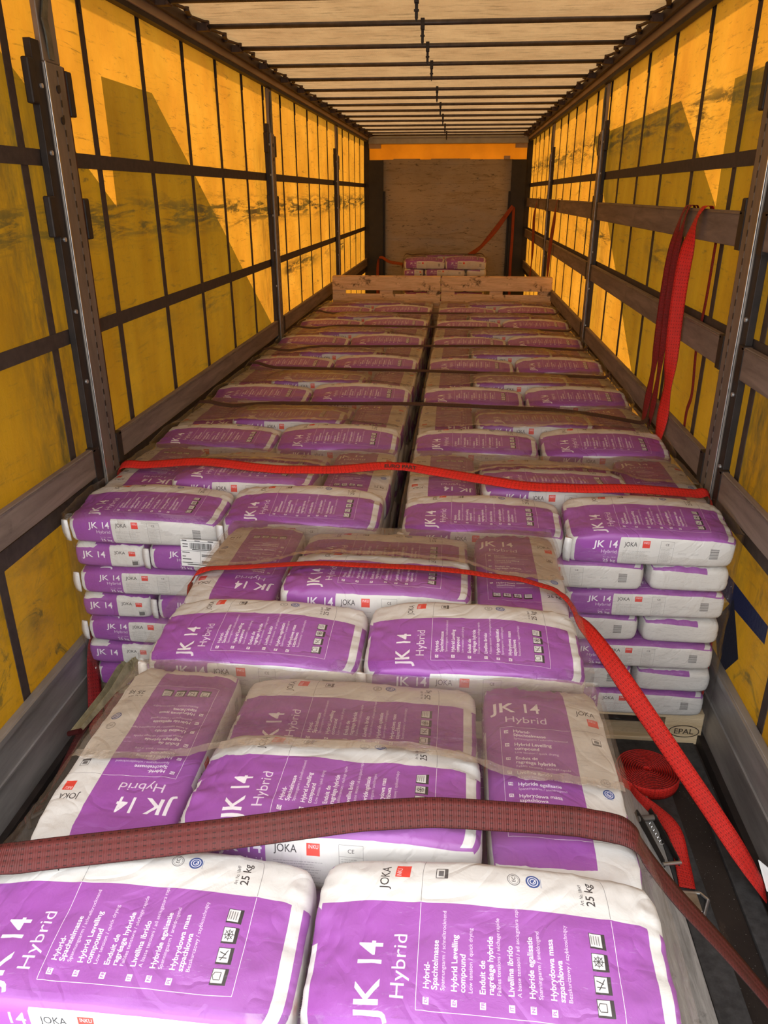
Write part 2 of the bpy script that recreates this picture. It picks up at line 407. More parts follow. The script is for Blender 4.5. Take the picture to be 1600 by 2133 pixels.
# ------------------------------------------------------------------ the printed bag paper, drawn with numpy
AW, AH = 2048, 2240
BL, BW, BH = .585, .285, .109                        # bag length, width, height
REG = dict(top=(0, 1216, 2048, 1024, BL, BW), front=(0, 816, 2048, 400, BL, BH), back=(0, 416, 2048, 400, BL, BH),
           endl=(0, 8, 1004, 400, BW, BH), endr=(1024, 8, 1004, 400, BW, BH))
ART = np.zeros((AH, AW, 3), dtype=np.float32)
WHITE = np.array((216, 215, 212))/255.; PURPLE = np.array((152, 78, 166))/255.; DARK = np.array((45, 45, 50))/255.
REDC = np.array((222, 62, 52))/255.; BLUE = np.array((30, 70, 140))/255.; PW = np.array((240, 236, 244))/255.; GREY = np.array((120, 120, 122))/255.
ART[:] = WHITE
def fill_tris(tris, col, a=1.0):
    """tris: list of 3x2 pixel triangles; 2x2 sub-samples, coverage summed then clamped"""
    if len(tris) == 0: return
    T = np.asarray(tris); x0, y0 = np.floor(T.min((0, 1))).astype(int)-1; x1, y1 = np.ceil(T.max((0, 1))).astype(int)+1
    x0, y0 = max(x0, 0), max(y0, 0); x1, y1 = min(x1, AW), min(y1, AH)
    if x1 <= x0 or y1 <= y0: return
    SS = 2; cov = np.zeros(((y1-y0)*SS, (x1-x0)*SS), dtype=bool)
    for t in T:
        tx = (t[:, 0]-x0)*SS; ty = (t[:, 1]-y0)*SS
        a0, a1 = int(max(0, math.floor(tx.min()-.5))), int(min(cov.shape[1], math.ceil(tx.max()+.5)))
        b0, b1 = int(max(0, math.floor(ty.min()-.5))), int(min(cov.shape[0], math.ceil(ty.max()+.5)))
        if a1 <= a0 or b1 <= b0: continue
        gx, gy = np.meshgrid(np.arange(a0, a1)+.5, np.arange(b0, b1)+.5)
        d0 = (tx[1]-tx[0])*(gy-ty[0])-(ty[1]-ty[0])*(gx-tx[0])
        d1 = (tx[2]-tx[1])*(gy-ty[1])-(ty[2]-ty[1])*(gx-tx[1])
        d2 = (tx[0]-tx[2])*(gy-ty[2])-(ty[0]-ty[2])*(gx-tx[2])
        e_ = 1e-6
        cov[b0:b1, a0:a1] |= ((d0 >= -e_) & (d1 >= -e_) & (d2 >= -e_)) | ((d0 <= e_) & (d1 <= e_) & (d2 <= e_))
    c = cov.reshape(y1-y0, SS, x1-x0, SS).mean((1, 3))[..., None]*a
    ART[y0:y1, x0:x1] = ART[y0:y1, x0:x1]*(1-c)+col*c
class Face:
    def __init__(s, reg): s.X, s.Y, s.w, s.h, s.L, s.W = REG[reg]
    def px(s, p): return (s.X+p[0]/s.L*s.w, s.Y+p[1]/s.W*s.h)
    def poly(s, pts, col, a=1.0):
        q = [s.px(p) for p in pts]; fill_tris([[q[0], q[i], q[i+1]] for i in range(1, len(q)-1)], col, a)
    def rect(s, x0, y0, x1, y1, col, a=1.0): s.poly([(x0, y0), (x1, y0), (x1, y1), (x0, y1)], col, a)
    def line(s, x0, y0, x1, y1, w, col):
        d = math.hypot(x1-x0, y1-y0); nx, ny = -(y1-y0)/d*w/2, (x1-x0)/d*w/2
        s.poly([(x0+nx, y0+ny), (x1+nx, y1+ny), (x1-nx, y1-ny), (x0-nx, y0-ny)], col)
    def frame(s, x0, y0, x1, y1, w, col):
        for a in ((x0, y0, x1, y0), (x1, y0, x1, y1), (x1, y1, x0, y1), (x0, y1, x0, y0)): s.line(*a, w, col)
    def disc(s, x, y, r, col): s.poly([(x+r*cos(2*pi*i/28), y+r*sin(2*pi*i/28)) for i in range(28)], col)
    def ring(s, x, y, r, w, col):
        for i in range(28):
            a, b = 2*pi*i/28, 2*pi*(i+1)/28
            s.poly([(x+r*cos(a), y+r*sin(a)), (x+r*cos(b), y+r*sin(b)), (x+(r-w)*cos(b), y+(r-w)*sin(b)), (x+(r-w)*cos(a), y+(r-w)*sin(a))], col)
    def text(s, body, x, y, cap, col, ang=0, bold=0.0, width=None, align='l', a=1.0):
        v, t = text_tris(body, bold)
        if len(t) == 0: return
        k = cap/capheight(); v = v*k
        if width: v = v*np.array([width/(v[:, 0].max()-min(0, v[:, 0].min())), 1])
        if align == 'c': v[:, 0] -= (v[:, 0].max()+v[:, 0].min())/2
        if align == 'r': v[:, 0] -= v[:, 0].max()
        ca, sa = cos(ang), sin(ang)
        P = np.stack([x+v[:, 0]*ca-v[:, 1]*sa, y+v[:, 0]*sa+v[:, 1]*ca], 1)
        P = np.stack([s.X+P[:, 0]/s.L*s.w, s.Y+P[:, 1]/s.W*s.h], 1)
        fill_tris(P[t], col, a)
def squiggle(f, x0, y0, x1, y1, col, n, rnd):         # lines of print too small to read in the photo
    for i in range(n):
        y = y1-(y1-y0)*(i+.5)/n; x = x0
        end = x1-(x1-x0)*rnd.random()*.25
        while x < end:
            w = rnd.uniform(.002, .008); f.rect(x, y-.00045, min(x+w, end), y+.00045, col, .75); x += w+.0013

def draw_art():
    rnd = random.Random(3); A = pi/2
    f = Face('top')
    f.rect(0.0, 0, .955*BL, .70*BW, PURPLE)
    f.text('JK', .205*BL, .06*BW, .0370, PW, A, .016, width=.062)
    f.text('14', .205*BL, .06*BW+.071, .0370, PW, A, .016, width=.046)
    f.text('Hybrid', .272*BL, .16*BW, .0215, PW, A, .0, width=.100, a=.85)
    # frame lines
    for a in ((.305*BL, .12*BW, .305*BL, .695*BW, PW), (.305*BL, .12*BW, .845*BL, .12*BW, PW), (.845*BL, .12*BW, .845*BL, .695*BW, PW),
              (.305*BL, .705*BW, .305*BL, BW, GREY), (.845*BL, .705*BW, .845*BL, .97*BW, GREY), (.845*BL, .97*BW, .78*BL, .97*BW, GREY)):
        f.line(*a[:4], .0009, a[4])
    T = [('DE', .338, [('Hybrid-', 1), ('Spachtelmasse', 1), ('Spannungsarm / schnelltrocknend', 0)]),
         ('EN', .412, [('Hybrid Levelling', 1), ('compound', 1), ('Low tension / quick drying', 0)]),
         ('FR', .487, [('Enduit de', 1), ('ragréage hybride', 1), ('Faibles tensions / séchage rapide', 0)]),
         ('IT', .562, [('Livellina ibrido', 1), ('A basse tensioni / ad asciugatura rapida', 0)]),
         ('NL', .617, [('Hybride egalisatie', 1), ('Spanningsarm / sneldrogend', 0)]),
         ('PL', .672, [('Hybrydowa masa', 1), ('szpachlowa', 1), ('Bezskurczowy / szybkoschnący', 0)])]
    for code, u, lines in T:
        x = u*BL
        f.rect(x-.0085, .150*BW, x+.0005, .150*BW+.0098, PW)
        f.text(code, x-.0015, .150*BW+.0017, .0052, PURPLE, A, .02)
        for s_, b in lines:
            if b: f.text(s_, x, .222*BW, .0088, PW, A, .016); x += .0128
            else: f.text(s_, x-.0015, .222*BW, .0062, PW, A, 0.0, a=.85); x += .010
    for i in range(4):                                  # pictogram tiles
        y0 = (.17+i*.115)*BW; x0 = .775*BL
        f.rect(x0, y0, x0+.026, y0+.026, DARK); f.rect(x0+.001, y0+.003, x0+.020, y0+.025, np.array((215, 215, 215))/255.)
        cx, cy = x0+.0105, y0+.014
        if i == 0: [f.line(*q, .0012, DARK) for q in ((cx-.006, cy-.006, cx+.004, cy-.006), (cx+.004, cy-.006, cx+.004, cy+.006), (cx+.004, cy+.006, cx-.006, cy+.006), (cx-.006, cy+.006, cx-.009, cy), (cx-.009, cy, cx-.006, cy-.006))]
        if i == 1: [f.line(*q, .0014, DARK) for q in ((cx-.007, cy-.004, cx+.006, cy-.004), (cx-.004, cy-.008, cx+.006, cy+.008), (cx-.007, cy+.005, cx+.004, cy+.001))]
        if i == 2:
            f.ring(cx, cy, .0065, .001, DARK)
            for k in range(4): f.line(cx-.009*cos(k*pi/4), cy-.009*sin(k*pi/4), cx+.009*cos(k*pi/4), cy+.009*sin(k*pi/4), .0011, DARK)
        if i == 3: [f.line(cx-.007+j*.004, cy-.008, cx-.007+j*.004, cy+.008, .0014, GREY) for j in range(4)]
    f.text('JOKA', .205*BL, .775*BW, .0150, DARK, A, .004, width=.046)
    f.rect(.222*BL, .855*BW, .222*BL+.026, .855*BW+.026, REDC); f.text('INKU', .222*BL+.0105, .863*BW, .0085, PW, A, -.003, width=.0175)
    x0, y0 = .345*BL, .855*BW                            # bucket pictogram
    f.frame(x0, y0, x0+.02, y0+.02, .0012, DARK); f.rect(x0+.004, y0+.004, x0+.013, y0+.016, DARK, .7); f.rect(x0+.0145, y0, x0+.02, y0+.02, DARK, .8)
    f.ring(.575*BL, .885*BW, .0115, .0015, GREY); f.ring(.575*BL, .885*BW, .0085, .0008, GREY); f.text('EC1', .575*BL+.003, .867*BW, .006, DARK, A, .01)
    f.disc(.632*BL, .885*BW, .0125, BLUE); f.ring(.632*BL, .885*BW, .0095, .0016, PW); f.ring(.632*BL, .885*BW, .0055, .0016, PW); f.line(.632*BL, .885*BW-.003, .632*BL+.005, .885*BW+.004, .0016, PW)
    f.text('Art. No. 18649', .775*BL, .77*BW, .0062, DARK, A, 0, width=.038)
    f.text('25 kg', .807*BL, .77*BW, .0140, DARK, A, .010, width=.044)
    f.line(.655*BL, .845*BW, .655*BL, .91*BW, .0006, BLUE)
    # long sides
    for reg in ('front', 'back'):
        f = Face(reg); f.rect(.028*BL, 0, .30*BL, BH, PURPLE); f.rect(.028*BL, BH-.006, BL, BH, PURPLE) if reg == 'front' else None
        f.text('JK', .288*BL-.083, BH*.60, .0260, PW, 0, .012, width=.040)
        f.text('14', .288*BL, BH*.60, .0260, PW, 0, .012, width=.034, align='r')
        f.text('Hybrid', .288*BL, BH*.40, .0130, PW, 0, 0, width=.056, align='r', a=.85)
        f.text('Art. No. 18649', .288*BL, BH*.235, .0042, PW, 0, 0, width=.045, align='r', a=.8)
        f.text('25 kg', .288*BL, BH*.07, .0125, PW, 0, .012, width=.046, align='r')
        f.text('JOKA', .330*BL, BH*.66, .0155, DARK, 0, .004, width=.045)
        f.rect(.458*BL-.012, BH*.62, .458*BL+.014, BH*.62+.0255, REDC); f.text('INKU', .458*BL-.009, BH*.62+.0145, .0080, PW, 0, -.003, width=.020)
        squiggle(f, .325*BL, BH*.08, .50*BL, BH*.52, GREY, 10, rnd)
        f.frame(.545*BL, BH*.10, .625*BL, BH*.86, .0007, GREY); f.text('CE', .585*BL, BH*.72, .0075, DARK, 0, 0, align='c')
        squiggle(f, .552*BL, BH*.13, .618*BL, BH*.62, GREY, 11, rnd); f.line(.545*BL, BH*.65, .625*BL, BH*.65, .0005, GREY)
        squiggle(f, .655*BL, BH*.42, .72*BL, BH*.50, GREY, 2, rnd); squiggle(f, .735*BL, BH*.42, .79*BL, BH*.50, GREY, 2, rnd)
        y = BH*.32
        while y < BH*.66:
            w = rnd.choice((.0008, .0012, .002)); f.rect(.845*BL, y, .898*BL, y+w, DARK, .8); y += w+rnd.choice((.0008, .0014))
    # ends
    f = Face('endl'); f.rect(0, 0, .53*BW, BH, PURPLE)
    f.text('JK', .13*BW, BH*.42, .030, PW, 0, .012, width=.046); f.text('14', .46*BW, BH*.42, .030, PW, 0, .012, width=.038, align='r')
    f.text('JOKA', .60*BW, BH*.60, .0150, DARK, 0, .004, width=.044)
    f.rect(.80*BW, BH*.52, .80*BW+.026, BH*.52+.025, REDC); f.text('INKU', .80*BW+.003, BH*.52+.014, .008, PW, 0, -.003, width=.020)
    f.rect(.84*BW, BH*.14, .84*BW+.022, BH*.14+.018, DARK, .65); f.frame(.84*BW, BH*.14, .84*BW+.026, BH*.14+.022, .001, GREY)
    f.poly([(.02*BW, BH), (.02*BW, BH*.86), (.30*BW, BH*.90), (.34*BW, BH)], WHITE)
    f = Face('endr'); f.poly([(.0, BH), (.0, BH*.90), (.70*BW, BH*.76), (.70*BW, BH)], PURPLE)
draw_art()
img = bpy.data.images.new('printed_bag_paper', AW, AH)
buf = np.ones((AH, AW, 4), dtype=np.float32); buf[..., :3] = ART
img.pixels.foreach_set(buf.ravel()); img.update(); img.pack()
del buf
def mat_bag():
    m = MT('printed_paper'); t = m.n('ShaderNodeTexImage'); t.image = img; m.nt.links.new(m.tc.outputs['UV'], t.inputs[0])
    oi = m.n('ShaderNodeObjectInfo')
    nz = m.noise(18, 5, .65, dist=1.0); n2 = m.noise(70, 4, .6, stretch=(1, .4, 1)); n3 = m.noise(3, 3, .5); n4 = m.noise(4.5, 3, .5, dist=1.4)
    c = m.mix(m.rng(n3, .35, .7, 0, .12), t.outputs[0], (.40, .37, .36, 1))
    p = m.principled(c, .42, 0, m.bump(nz*.8+n2*.12+m.rng((n4-.5).abs(), .0, .05)*.6, .40, .005), .45)
    return m.end(p)
M['bag'] = mat_bag()

# ------------------------------------------------------------------ bag meshes
def bag_mesh(seed, nx=56, ny=28, nz=9, low=False, dome=False):
    if low: nx, ny, nz = 10, 6, 3
    rnd = random.Random(seed); off = Vector((rnd.uniform(-50, 50), rnd.uniform(-50, 50), rnd.uniform(-50, 50)))
    V = []; F = []; UV = []; idx = {}
    def shape(a, b, c):
        k = (abs(a)**12+abs(b)**12+abs(c)**12)**(-1/12.0); A, B, C = a*k, b*k, c*k
        A = a*.45+A*.55; B = b*.45+B*.55; C = c*.4+C*.6
        x = A*(1-.022*abs(B)**6-.012*C*C)*BL/2
        y = B*(1-.035*abs(A)**6-.022*C*C)*BW/2
        tz = (1.03-.09*A*A-.15*abs(A)**7-.05*B*B-.17*abs(B)**6) if not dome else (1.16-.27*A*A-.16*abs(A)**7-.04*B*B-.14*abs(B)**5-.06*B*(A*A-.3))
        if C > 0: z = C*tz
        else: z = C*(1-.05*abs(A)**8-.05*abs(B)**6)
        z = (z+1)*BH/2
        p = Vector((x, y, z))
        if not low:
            q = p+off
            n1 = noise.noise(q*9.0); n2 = noise.noise(q*Vector((12, 34, 20)) if 0 else Vector((q.x*12, q.y*34, q.z*20)))
            r1 = 1-abs(noise.noise(Vector((q.x*13+q.y*7, q.y*10-q.x*4, q.z*12))))*2.6
            endw = max(0, abs(A)-.62)/.38
            r2 = 1-abs(noise.noise(Vector((q.x*9, q.y*42, q.z*30+q.x*5))))*2.4
            d = .0048*n1+.0016*n2+.0050*max(0, r1)**3*(.5+.5*endw)-.0060*endw*max(0, r2)**2
            topw = max(0, C)**2
            sg = Vector((A**7*.25 if abs(A) > .9 else 0, B**7*.30 if abs(B) > .9 else 0, topw))
            p += sg*d
            if C > .5: p.z += .004*noise.noise(Vector((q.x*4, q.y*6, 1)))*(1-abs(B)**3)
        p.x = max(-BL/2, min(BL/2, p.x)); p.y = max(-BW/2, min(BW/2, p.y)); p.z = max(0, p.z)
        return p
    def vid(a, b, c):
        k = (round(a, 5), round(b, 5), round(c, 5))
        if k not in idx: idx[k] = len(V); V.append(shape(a, b, c))
        return idx[k]
    def face(reg, n, m, fn, flip=False):
        X0, Y0, w, h = REG[reg][:4]
        for i in range(n):
            for j in range(m):
                q = [(i, j), (i+1, j), (i+1, j+1), (i, j+1)]
                if flip: q = q[::-1]
                F.append([vid(*fn(-1+2*u/n, -1+2*v/m)) for u, v in q])
                UV.append([((X0+(u/n)*w)/AW, (Y0+(v/m)*h)/AH) for u, v in q])
    face('top', nx, ny, lambda s, t: (s, t, 1.0))
    face('front', nx, nz, lambda s, t: (s, -1.0, t))
    face('back', nx, nz, lambda s, t: (-s, 1.0, t))
    face('endl', ny, nz, lambda s, t: (-1.0, -s, t))
    face('endr', ny, nz, lambda s, t: (1.0, s, t))
    nb = max(4, nx//6)
    # bottom uses full grid so that edges share vertices
    for i in range(nx):
        for j in range(ny):
            F.append([vid(-1+2*u/nx, -1+2*v/ny, -1.0) for u, v in ((i, j+1), (i+1, j+1), (i+1, j), (i, j))]); UV.append([(.95, .02)]*4)
    me = bpy.data.meshes.new('bag_body'); me.from_pydata([tuple(v) for v in V], [], F)
    ul = me.uv_layers.new(name='UVMap'); k = 0
    for uvs in UV:
        for q in uvs: ul.data[k].uv = q; k += 1
    for p in me.polygons: p.use_smooth = True
    me.materials.append(M['bag']); me.update(); return me
BAGS = [bag_mesh(s) for s in (11, 22, 33, 44, 55)]+[bag_mesh(s, dome=True) for s in (66, 77, 88)]
LOWBAG = bag_mesh(5, low=True)
VB = [np.array([v.co[:] for v in b.vertices]) for b in BAGS]
# folded white paper ear at the printed end of a bag
def flap_mesh():
    mb = MB(); P = []
    for k in range(6):
        t = k/5; z = .010+.082*t; fl = .010*sin(pi*t)+.004*t
        P.append(((-BL/2-.010-fl*.5, -BW/2+.004-fl*.3, z), (-BL/2+.012, -BW/2-.004, z)))
    n = 0
    for a, b in P: mb.v += [Vector(a), Vector(b), Vector(b)+Vector((0, .006, 0)), Vector(a)+Vector((.004, .008, 0))]
    for k in range(5):
        a = 4*k; b = a+4
        for i in range(4): j = (i+1) % 4; mb.f.append((a+i, a+j, b+j, b+i))
    mb.f += [(3, 2, 1, 0), (20, 21, 22, 23)]
    o = mb.build('end_flap', M['paper'], smooth=True); me = o.data; bpy.data.objects.remove(o); return me
FLAP = flap_mesh()

# six bags a layer: two long bags in one strip, and in the other a bag along each side with two lengthwise between
def layer_slots(flip):
    if not flip:
        return [('front left', -.2975, .1425, 0), ('front right', .2975, .1425, 0), ('left side', -.4525, .5775, 1), ('right side', .4525, .5775, -1),
                ('middle', 0, .4300, 0), ('rear middle', 0, .7190, 0)]
    return [('rear left', -.2975, .7275, 0), ('rear right', .2975, .7275, 0), ('front left end-on', -.4525, .2925, 1), ('front right end-on', .4525, .2925, -1),
            ('front middle', 0, .1430, 0), ('middle', 0, .4300, 0)]
PZ, PITCH = .144, .109
# top layer: (thickness factor, lift, tilt in degrees)
TOPS = {'front left': (1.08, .010, 6), 'front right': (1.17, .014, 9), 'middle': (1.34, .018, -3), 'rear middle': (.92, 0, 0), 'left side': (1.04, 0, 0), 'right side': (1.04, 0, 0)}
ORD = ['top', 'second', 'third', 'fourth', 'fifth', 'sixth', 'seventh', 'eighth', 'bottom']
REST = []                      # transforms of the bags that the photo shows nothing of
NIND = 0
def place_bag(loc, rot, sz, var, label, group, flap, tilt=0, fx=1.0):
    global NIND
    o = bpy.data.objects.new('mortar_bag', BAGS[var]); COL.objects.link(o); NIND += 1
    o.location = loc; o.rotation_euler = (rad(tilt), 0, rot); o.scale = (fx, 1, sz) if abs(rot) < .5 else (1, fx, sz)
    tag(o, label, 'bag', group)
    if flap:
        fo = bpy.data.objects.new('end_flap', FLAP); COL.objects.link(fo); fo.parent = o; fo['label'] = 'plain white folded paper end flap'
def build_bags(cx, y0, place, nl, keep, flapfront, rng, fx=1.0):
    """keep(k, slotname) -> True where the bag is an object of its own; k = 0 is the top layer"""
    for k in range(nl):
        flip = k % 2 == 1; zb = PZ+(nl-1-k)*PITCH
        for i, (nm, x, y, r) in enumerate(layer_slots(flip)):
            var = rng.randrange(5); sz = 1.0
            lift = tilt = 0
            if k == 0:
                sz, lift, tilt = TOPS[nm]
                if nm.startswith('front'): var = 5+rng.randrange(3)
            jx, jy, jr = (rng.uniform(-.003, .003), rng.uniform(-.004, .004), rng.uniform(-.010, .010)) if k == 0 else (rng.uniform(-.008, .004)*(1 if x > 0 else -1), rng.uniform(-.0, .012) if y < .4 else 0, rng.uniform(-.015, .015))
            T = (cx+x*fx+jx, y0+y+jy, zb+lift)
            if keep(k, nm):
                lab = 'purple-white bag, %s of %s layer, %s' % (nm, ORD[k] if k < nl-1 else 'bottom', place)
                place_bag(T, r*pi/2+jr, sz, var, lab, 'bags on the '+place, flapfront and nm in ('front left', 'front right', 'front middle'), tilt, fx)
            else: REST.append((T, r*pi/2+jr, sz))

# ------------------------------------------------------------------ film draped over a stack
def film_meshes(seed, start=.505):
    rng = random.Random(seed); cell = .0125; x0, x1, y0, y1 = -.600, .600, -.0055, .882
    nx = int(round((x1-x0)/cell))+1; ny = int(round((y1-y0)/cell))+1
    H = np.full((nx, ny), PZ+6*PITCH+.03)
    for i, (nm, x, y, r) in enumerate(layer_slots(False)):
        sz, lift, tilt = TOPS[nm]; ct_, st_ = cos(rad(tilt)), sin(rad(tilt))
        for vb in (VB[5:] if nm.startswith('front') else VB[:5]):
            c, s = cos(r*pi/2), sin(r*pi/2); yy_ = vb[:, 1]*ct_-vb[:, 2]*sz*st_; zz_ = vb[:, 1]*st_+vb[:, 2]*sz*ct_
            X_ = vb[:, 0]*c-yy_*s+x; Y_ = vb[:, 0]*s+yy_*c+y; Z_ = zz_+lift+PZ+6*PITCH
            ix = np.clip(np.round((X_-x0)/cell).astype(int), 0, nx-1); iy = np.clip(np.round((Y_-y0)/cell).astype(int), 0, ny-1)
            np.maximum.at(H, (ix, iy), Z_)
    D = H.copy()
    for dx in (-1, 0, 1):
        for dy in (-1, 0, 1):
            D[2:-2, 2:-2] = np.maximum(D[2:-2, 2:-2], np.roll(np.roll(H, dx, 0), dy, 1)[2:-2, 2:-2])
    D += .0035; Fm = D.copy()
    for it in range(70):
        P = np.pad(Fm, 1, mode='edge'); Fm = np.maximum(D, (P[:-2, 1:-1]+P[2:, 1:-1]+P[1:-1, :-2]+P[1:-1, 2:])/4)
    W_ = np.zeros_like(Fm)
    for i in range(nx):
        for j in range(ny):
            x, y = x0+i*cell, y0+j*cell
            a = noise.noise(Vector((x*7+seed, y*16, 2))); b = 1-abs(noise.noise(Vector((x*9+y*6, y*24-x*5+seed, 5))))*2.3
            W_[i, j] = .0012+.0012*a+.0042*max(0, b)**3
    Fm = Fm+np.maximum(0, W_)
    # rounded shoulder at the rim
    V = []; F = []
    for i in range(nx):
        for j in range(ny): V.append((x0+i*cell, y0+j*cell, float(Fm[i, j])))
    for i in range(nx-1):
        for j in range(ny-1): a = i*ny+j; F.append((a, a+ny, a+ny+1, a+1))
    per = [(i, 0) for i in range(nx)]+[(nx-1, j) for j in range(1, ny)]+[(i, ny-1) for i in range(nx-2, -1, -1)]+[(0, j) for j in range(ny-2, 0, -1)]
    prev = [i*ny+j for i, j in per]; NP = len(per); NL = 16
    for l in range(1, NL+1):
        cur = []
        for n_, (i, j) in enumerate(per):
            x, y = x0+i*cell, y0+j*cell; zt = float(Fm[i, j]); z = zt+(.075-zt)*l/NL
            w = noise.noise(Vector((x*9, y*9, z*22+seed)))*.004+noise.noise(Vector((x*25, y*25, z*6+seed)))*.002-.001
            cxn = (x/(x1), (y-(y0+y1)/2)/((y1-y0)/2)); mx_ = max(abs(cxn[0]), abs(cxn[1]))
            nxn = np.sign(cxn[0]) if abs(cxn[0]) > .999 else 0; nyn = np.sign(cxn[1]) if abs(cxn[1]) > .999 else 0
            V.append((x+nxn*w, y+nyn*w, z)); cur.append(len(V)-1)
        for n_ in range(NP):
            m_ = (n_+1) % NP; F.append((prev[n_], prev[m_], cur[m_], cur[n_]))
        prev = cur
    def mesh(name, V, F, mat):
        me = bpy.data.meshes.new(name); me.from_pydata(V, [], F)
        for p in me.polygons: p.use_smooth = True
        me.materials.append(mat); me.update(); return me
    hood = mesh('film_hood', V, F, M['film'])
    # second thickness over the rear of the top, ending in a welded hem
    def edge(x): return start+.012*sin(x*5+seed)+.012*noise.noise(Vector((x*5, seed, 0)))
    V2 = []; F2 = []; V3 = []; F3 = []; K = 30; nx2 = nx-2
    for i in range(nx2):
        x = x0+(i+1)*cell; e0 = edge(x)
        for k in range(K+1):
            y = e0+(y1-.012-e0)*k/K; jj = min(ny-2, max(0, (y-y0)/cell)); j = int(jj); fr_ = jj-j
            z = float(Fm[i+1, j]*(1-fr_)+Fm[i+1, j+1]*fr_)+.0035+.0035*max(0, 1-abs(noise.noise(Vector((x*14, y*30+seed, 9))))*2.2)**2
            V2.append((x, y, z))
        for k in range(3):
            V3.append((x, e0-.004+k*.012, V2[i*(K+1)+min(k, 1)][2]+.003+.002*sin(x*160+k)*(1 if k == 0 else .3)))
    for i in range(nx2-1):
        for k in range(K): a = i*(K+1)+k; F2.append((a, a+K+1, a+K+2, a+1))
        for k in range(2): a = i*3+k; F3.append((a, a+3, a+4, a+1))
    return hood, mesh('film_overlap', V2, F2, M['film2']), mesh('film_hem', V3, F3, M['hem']), Fm, (x0, y0, cell)
FILMS = [film_meshes(s, e) for s, e in ((1, .505), (2, .505), (3, .262), (4, .268), (5, .262))]
def film_z(x, y, which=0):
    Fm, (x0, y0, c) = FILMS[which][3], FILMS[which][4]
    i = int(min(max(round((x-x0)/c), 0), Fm.shape[0]-1)); j = int(min(max(round((y-y0)/c), 0), Fm.shape[1]-1)); return float(Fm[i, j])
def place_film(cx, y0, place, which, dz=0, fx=1.0):
    o = bpy.data.objects.new('stretch_film', FILMS[which][0]); COL.objects.link(o); o.location = (cx, y0, dz); o.scale = (fx, 1, 1)
    tag(o, 'clear shrink film wrapped round the bags of the '+place, 'plastic film', 'films round the bag stacks')
    for n_, me, lb in (('film_overlap', FILMS[which][1], 'cloudy second layer of film'), ('film_hem', FILMS[which][2], 'shiny welded hem')):
        c = bpy.data.objects.new(n_, me); COL.objects.link(c); c.parent = o; c['label'] = lb

# ------------------------------------------------------------------ pallets
def make_pallet(mat, label, group):
    t = empty('euro_pallet'); tag(t, label, 'pallet', group)
    ys = [(0, .145), (.1838, .2838), (.3275, .4725), (.5163, .6163), (.655, .8)]
    for a, b in ys:
        MB().box((-.6, a, .122), (.6, b, .144)).build('deck_board', mat, t, bevel=.002)
    for x0, x1 in ((-.6, -.455), (-.0725, .0725), (.455, .6)):
        MB().box((x0, 0, .100), (x1, .8, .1219)).build('stringer_board', mat, t, bevel=.002)
    for y0, y1 in ((0, .1), (.3275, .4725), (.7, .8)):
        MB().box((-.6, y0, 0), (.6, y1, .022)).build('bottom_board', mat, t, bevel=.002)
        for x0, x1 in ((-.6, -.455), (-.0725, .0725), (.455, .6)):
            MB().box((x0, y0, .0221), (x1, y1, .0999)).build('block', mat, t, bevel=.003)
    return t

# ================================================================== THE TRAILER
XI = 1.232        # inner face of posts and boards
Y_REAR, Y_FRONT = .30, 12.9
MB().box((-1.35, Y_REAR, -.03), (1.35, 13.0, 0)).build('floor', M['floor'])['kind'] = 'structure'

def curtain(side):
    sx = -1 if side == 'left' else 1; V = []; F = []; n = 180; m = 40
    for i in range(n+1):
        for j in range(m+1):
            y = Y_REAR+(12.95-Y_REAR)*i/n; z = .16+(2.80-.16)*j/m
            w = .004*noise.noise(Vector((y*1.4, z*2.0, sx*3)))
            V.append((sx*(1.286+w), y, z))
    for i in range(n):
        for j in range(m): a = i*(m+1)+j; F.append((a, a+m+1, a+m+2, a+1))
    me = bpy.data.meshes.new('curtain_sheet'); me.from_pydata(V, [], F)
    for p in me.polygons: p.use_smooth = True
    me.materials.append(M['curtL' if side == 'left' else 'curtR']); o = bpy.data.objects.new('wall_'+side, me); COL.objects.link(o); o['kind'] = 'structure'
    y = (2.74-.595*4) if side == 'left' else (3.385-.595*5)
    while y < 12.8:
        ww = .022
        MB().box((min(sx*1.2755, sx*1.2785), y-ww, .17), (max(sx*1.2755, sx*1.2785), y+ww, 2.76)).build('vertical_webbing', M['web'], o)
        MB().box((min(sx*1.268, sx*1.2745), y-.012, 2.66), (max(sx*1.268, sx*1.2745), y+.004, 2.755)).build('webbing_buckle', M['steeld'], o)
        y += .595
    for z0, z1 in ((2.108, 2.162), (1.480, 1.535), (.845, .915)):
        MB().box((min(sx*1.270, sx*1.2745), Y_REAR, z0), (max(sx*1.270, sx*1.2745), 12.9, z1)).build('horizontal_webbing', M['web'], o)
    return o
curtain('left'); curtain('right')

# roof tarpaulin, sagging a little between the bows
BOWS = [.40, .75, 1.35, 2.0, 2.65, 3.3, 3.93, 4.516, 5.17, 5.85, 6.53, 7.18, 7.78, 8.35, 8.93, 9.53, 10.13, 10.8, 11.45, 12.03, 12.5]
V = []; F = []; n = 260; m = 16
for i in range(n+1):
    y = Y_REAR+(12.95-Y_REAR)*i/n
    k = max([0]+[j for j, b in enumerate(BOWS) if b <= y]); b0 = BOWS[k]; b1 = BOWS[min(k+1, len(BOWS)-1)]
    t = (y-b0)/(b1-b0) if b1 > b0 else 0; t = max(0, min(1, t))
    for j in range(m+1):
        x = -1.24+2.48*j/m
        V.append((x, y, 2.843+.016*sin(pi*t)+.004*noise.noise(Vector((x*3, y*4, 0)))))
for i in range(n):
    for j in range(m): a = i*(m+1)+j; F.append((a, a+m+1, a+m+2, a+1))
me = bpy.data.meshes.new('ceiling'); me.from_pydata(V, [], F)
for p in me.polygons: p.use_smooth = True
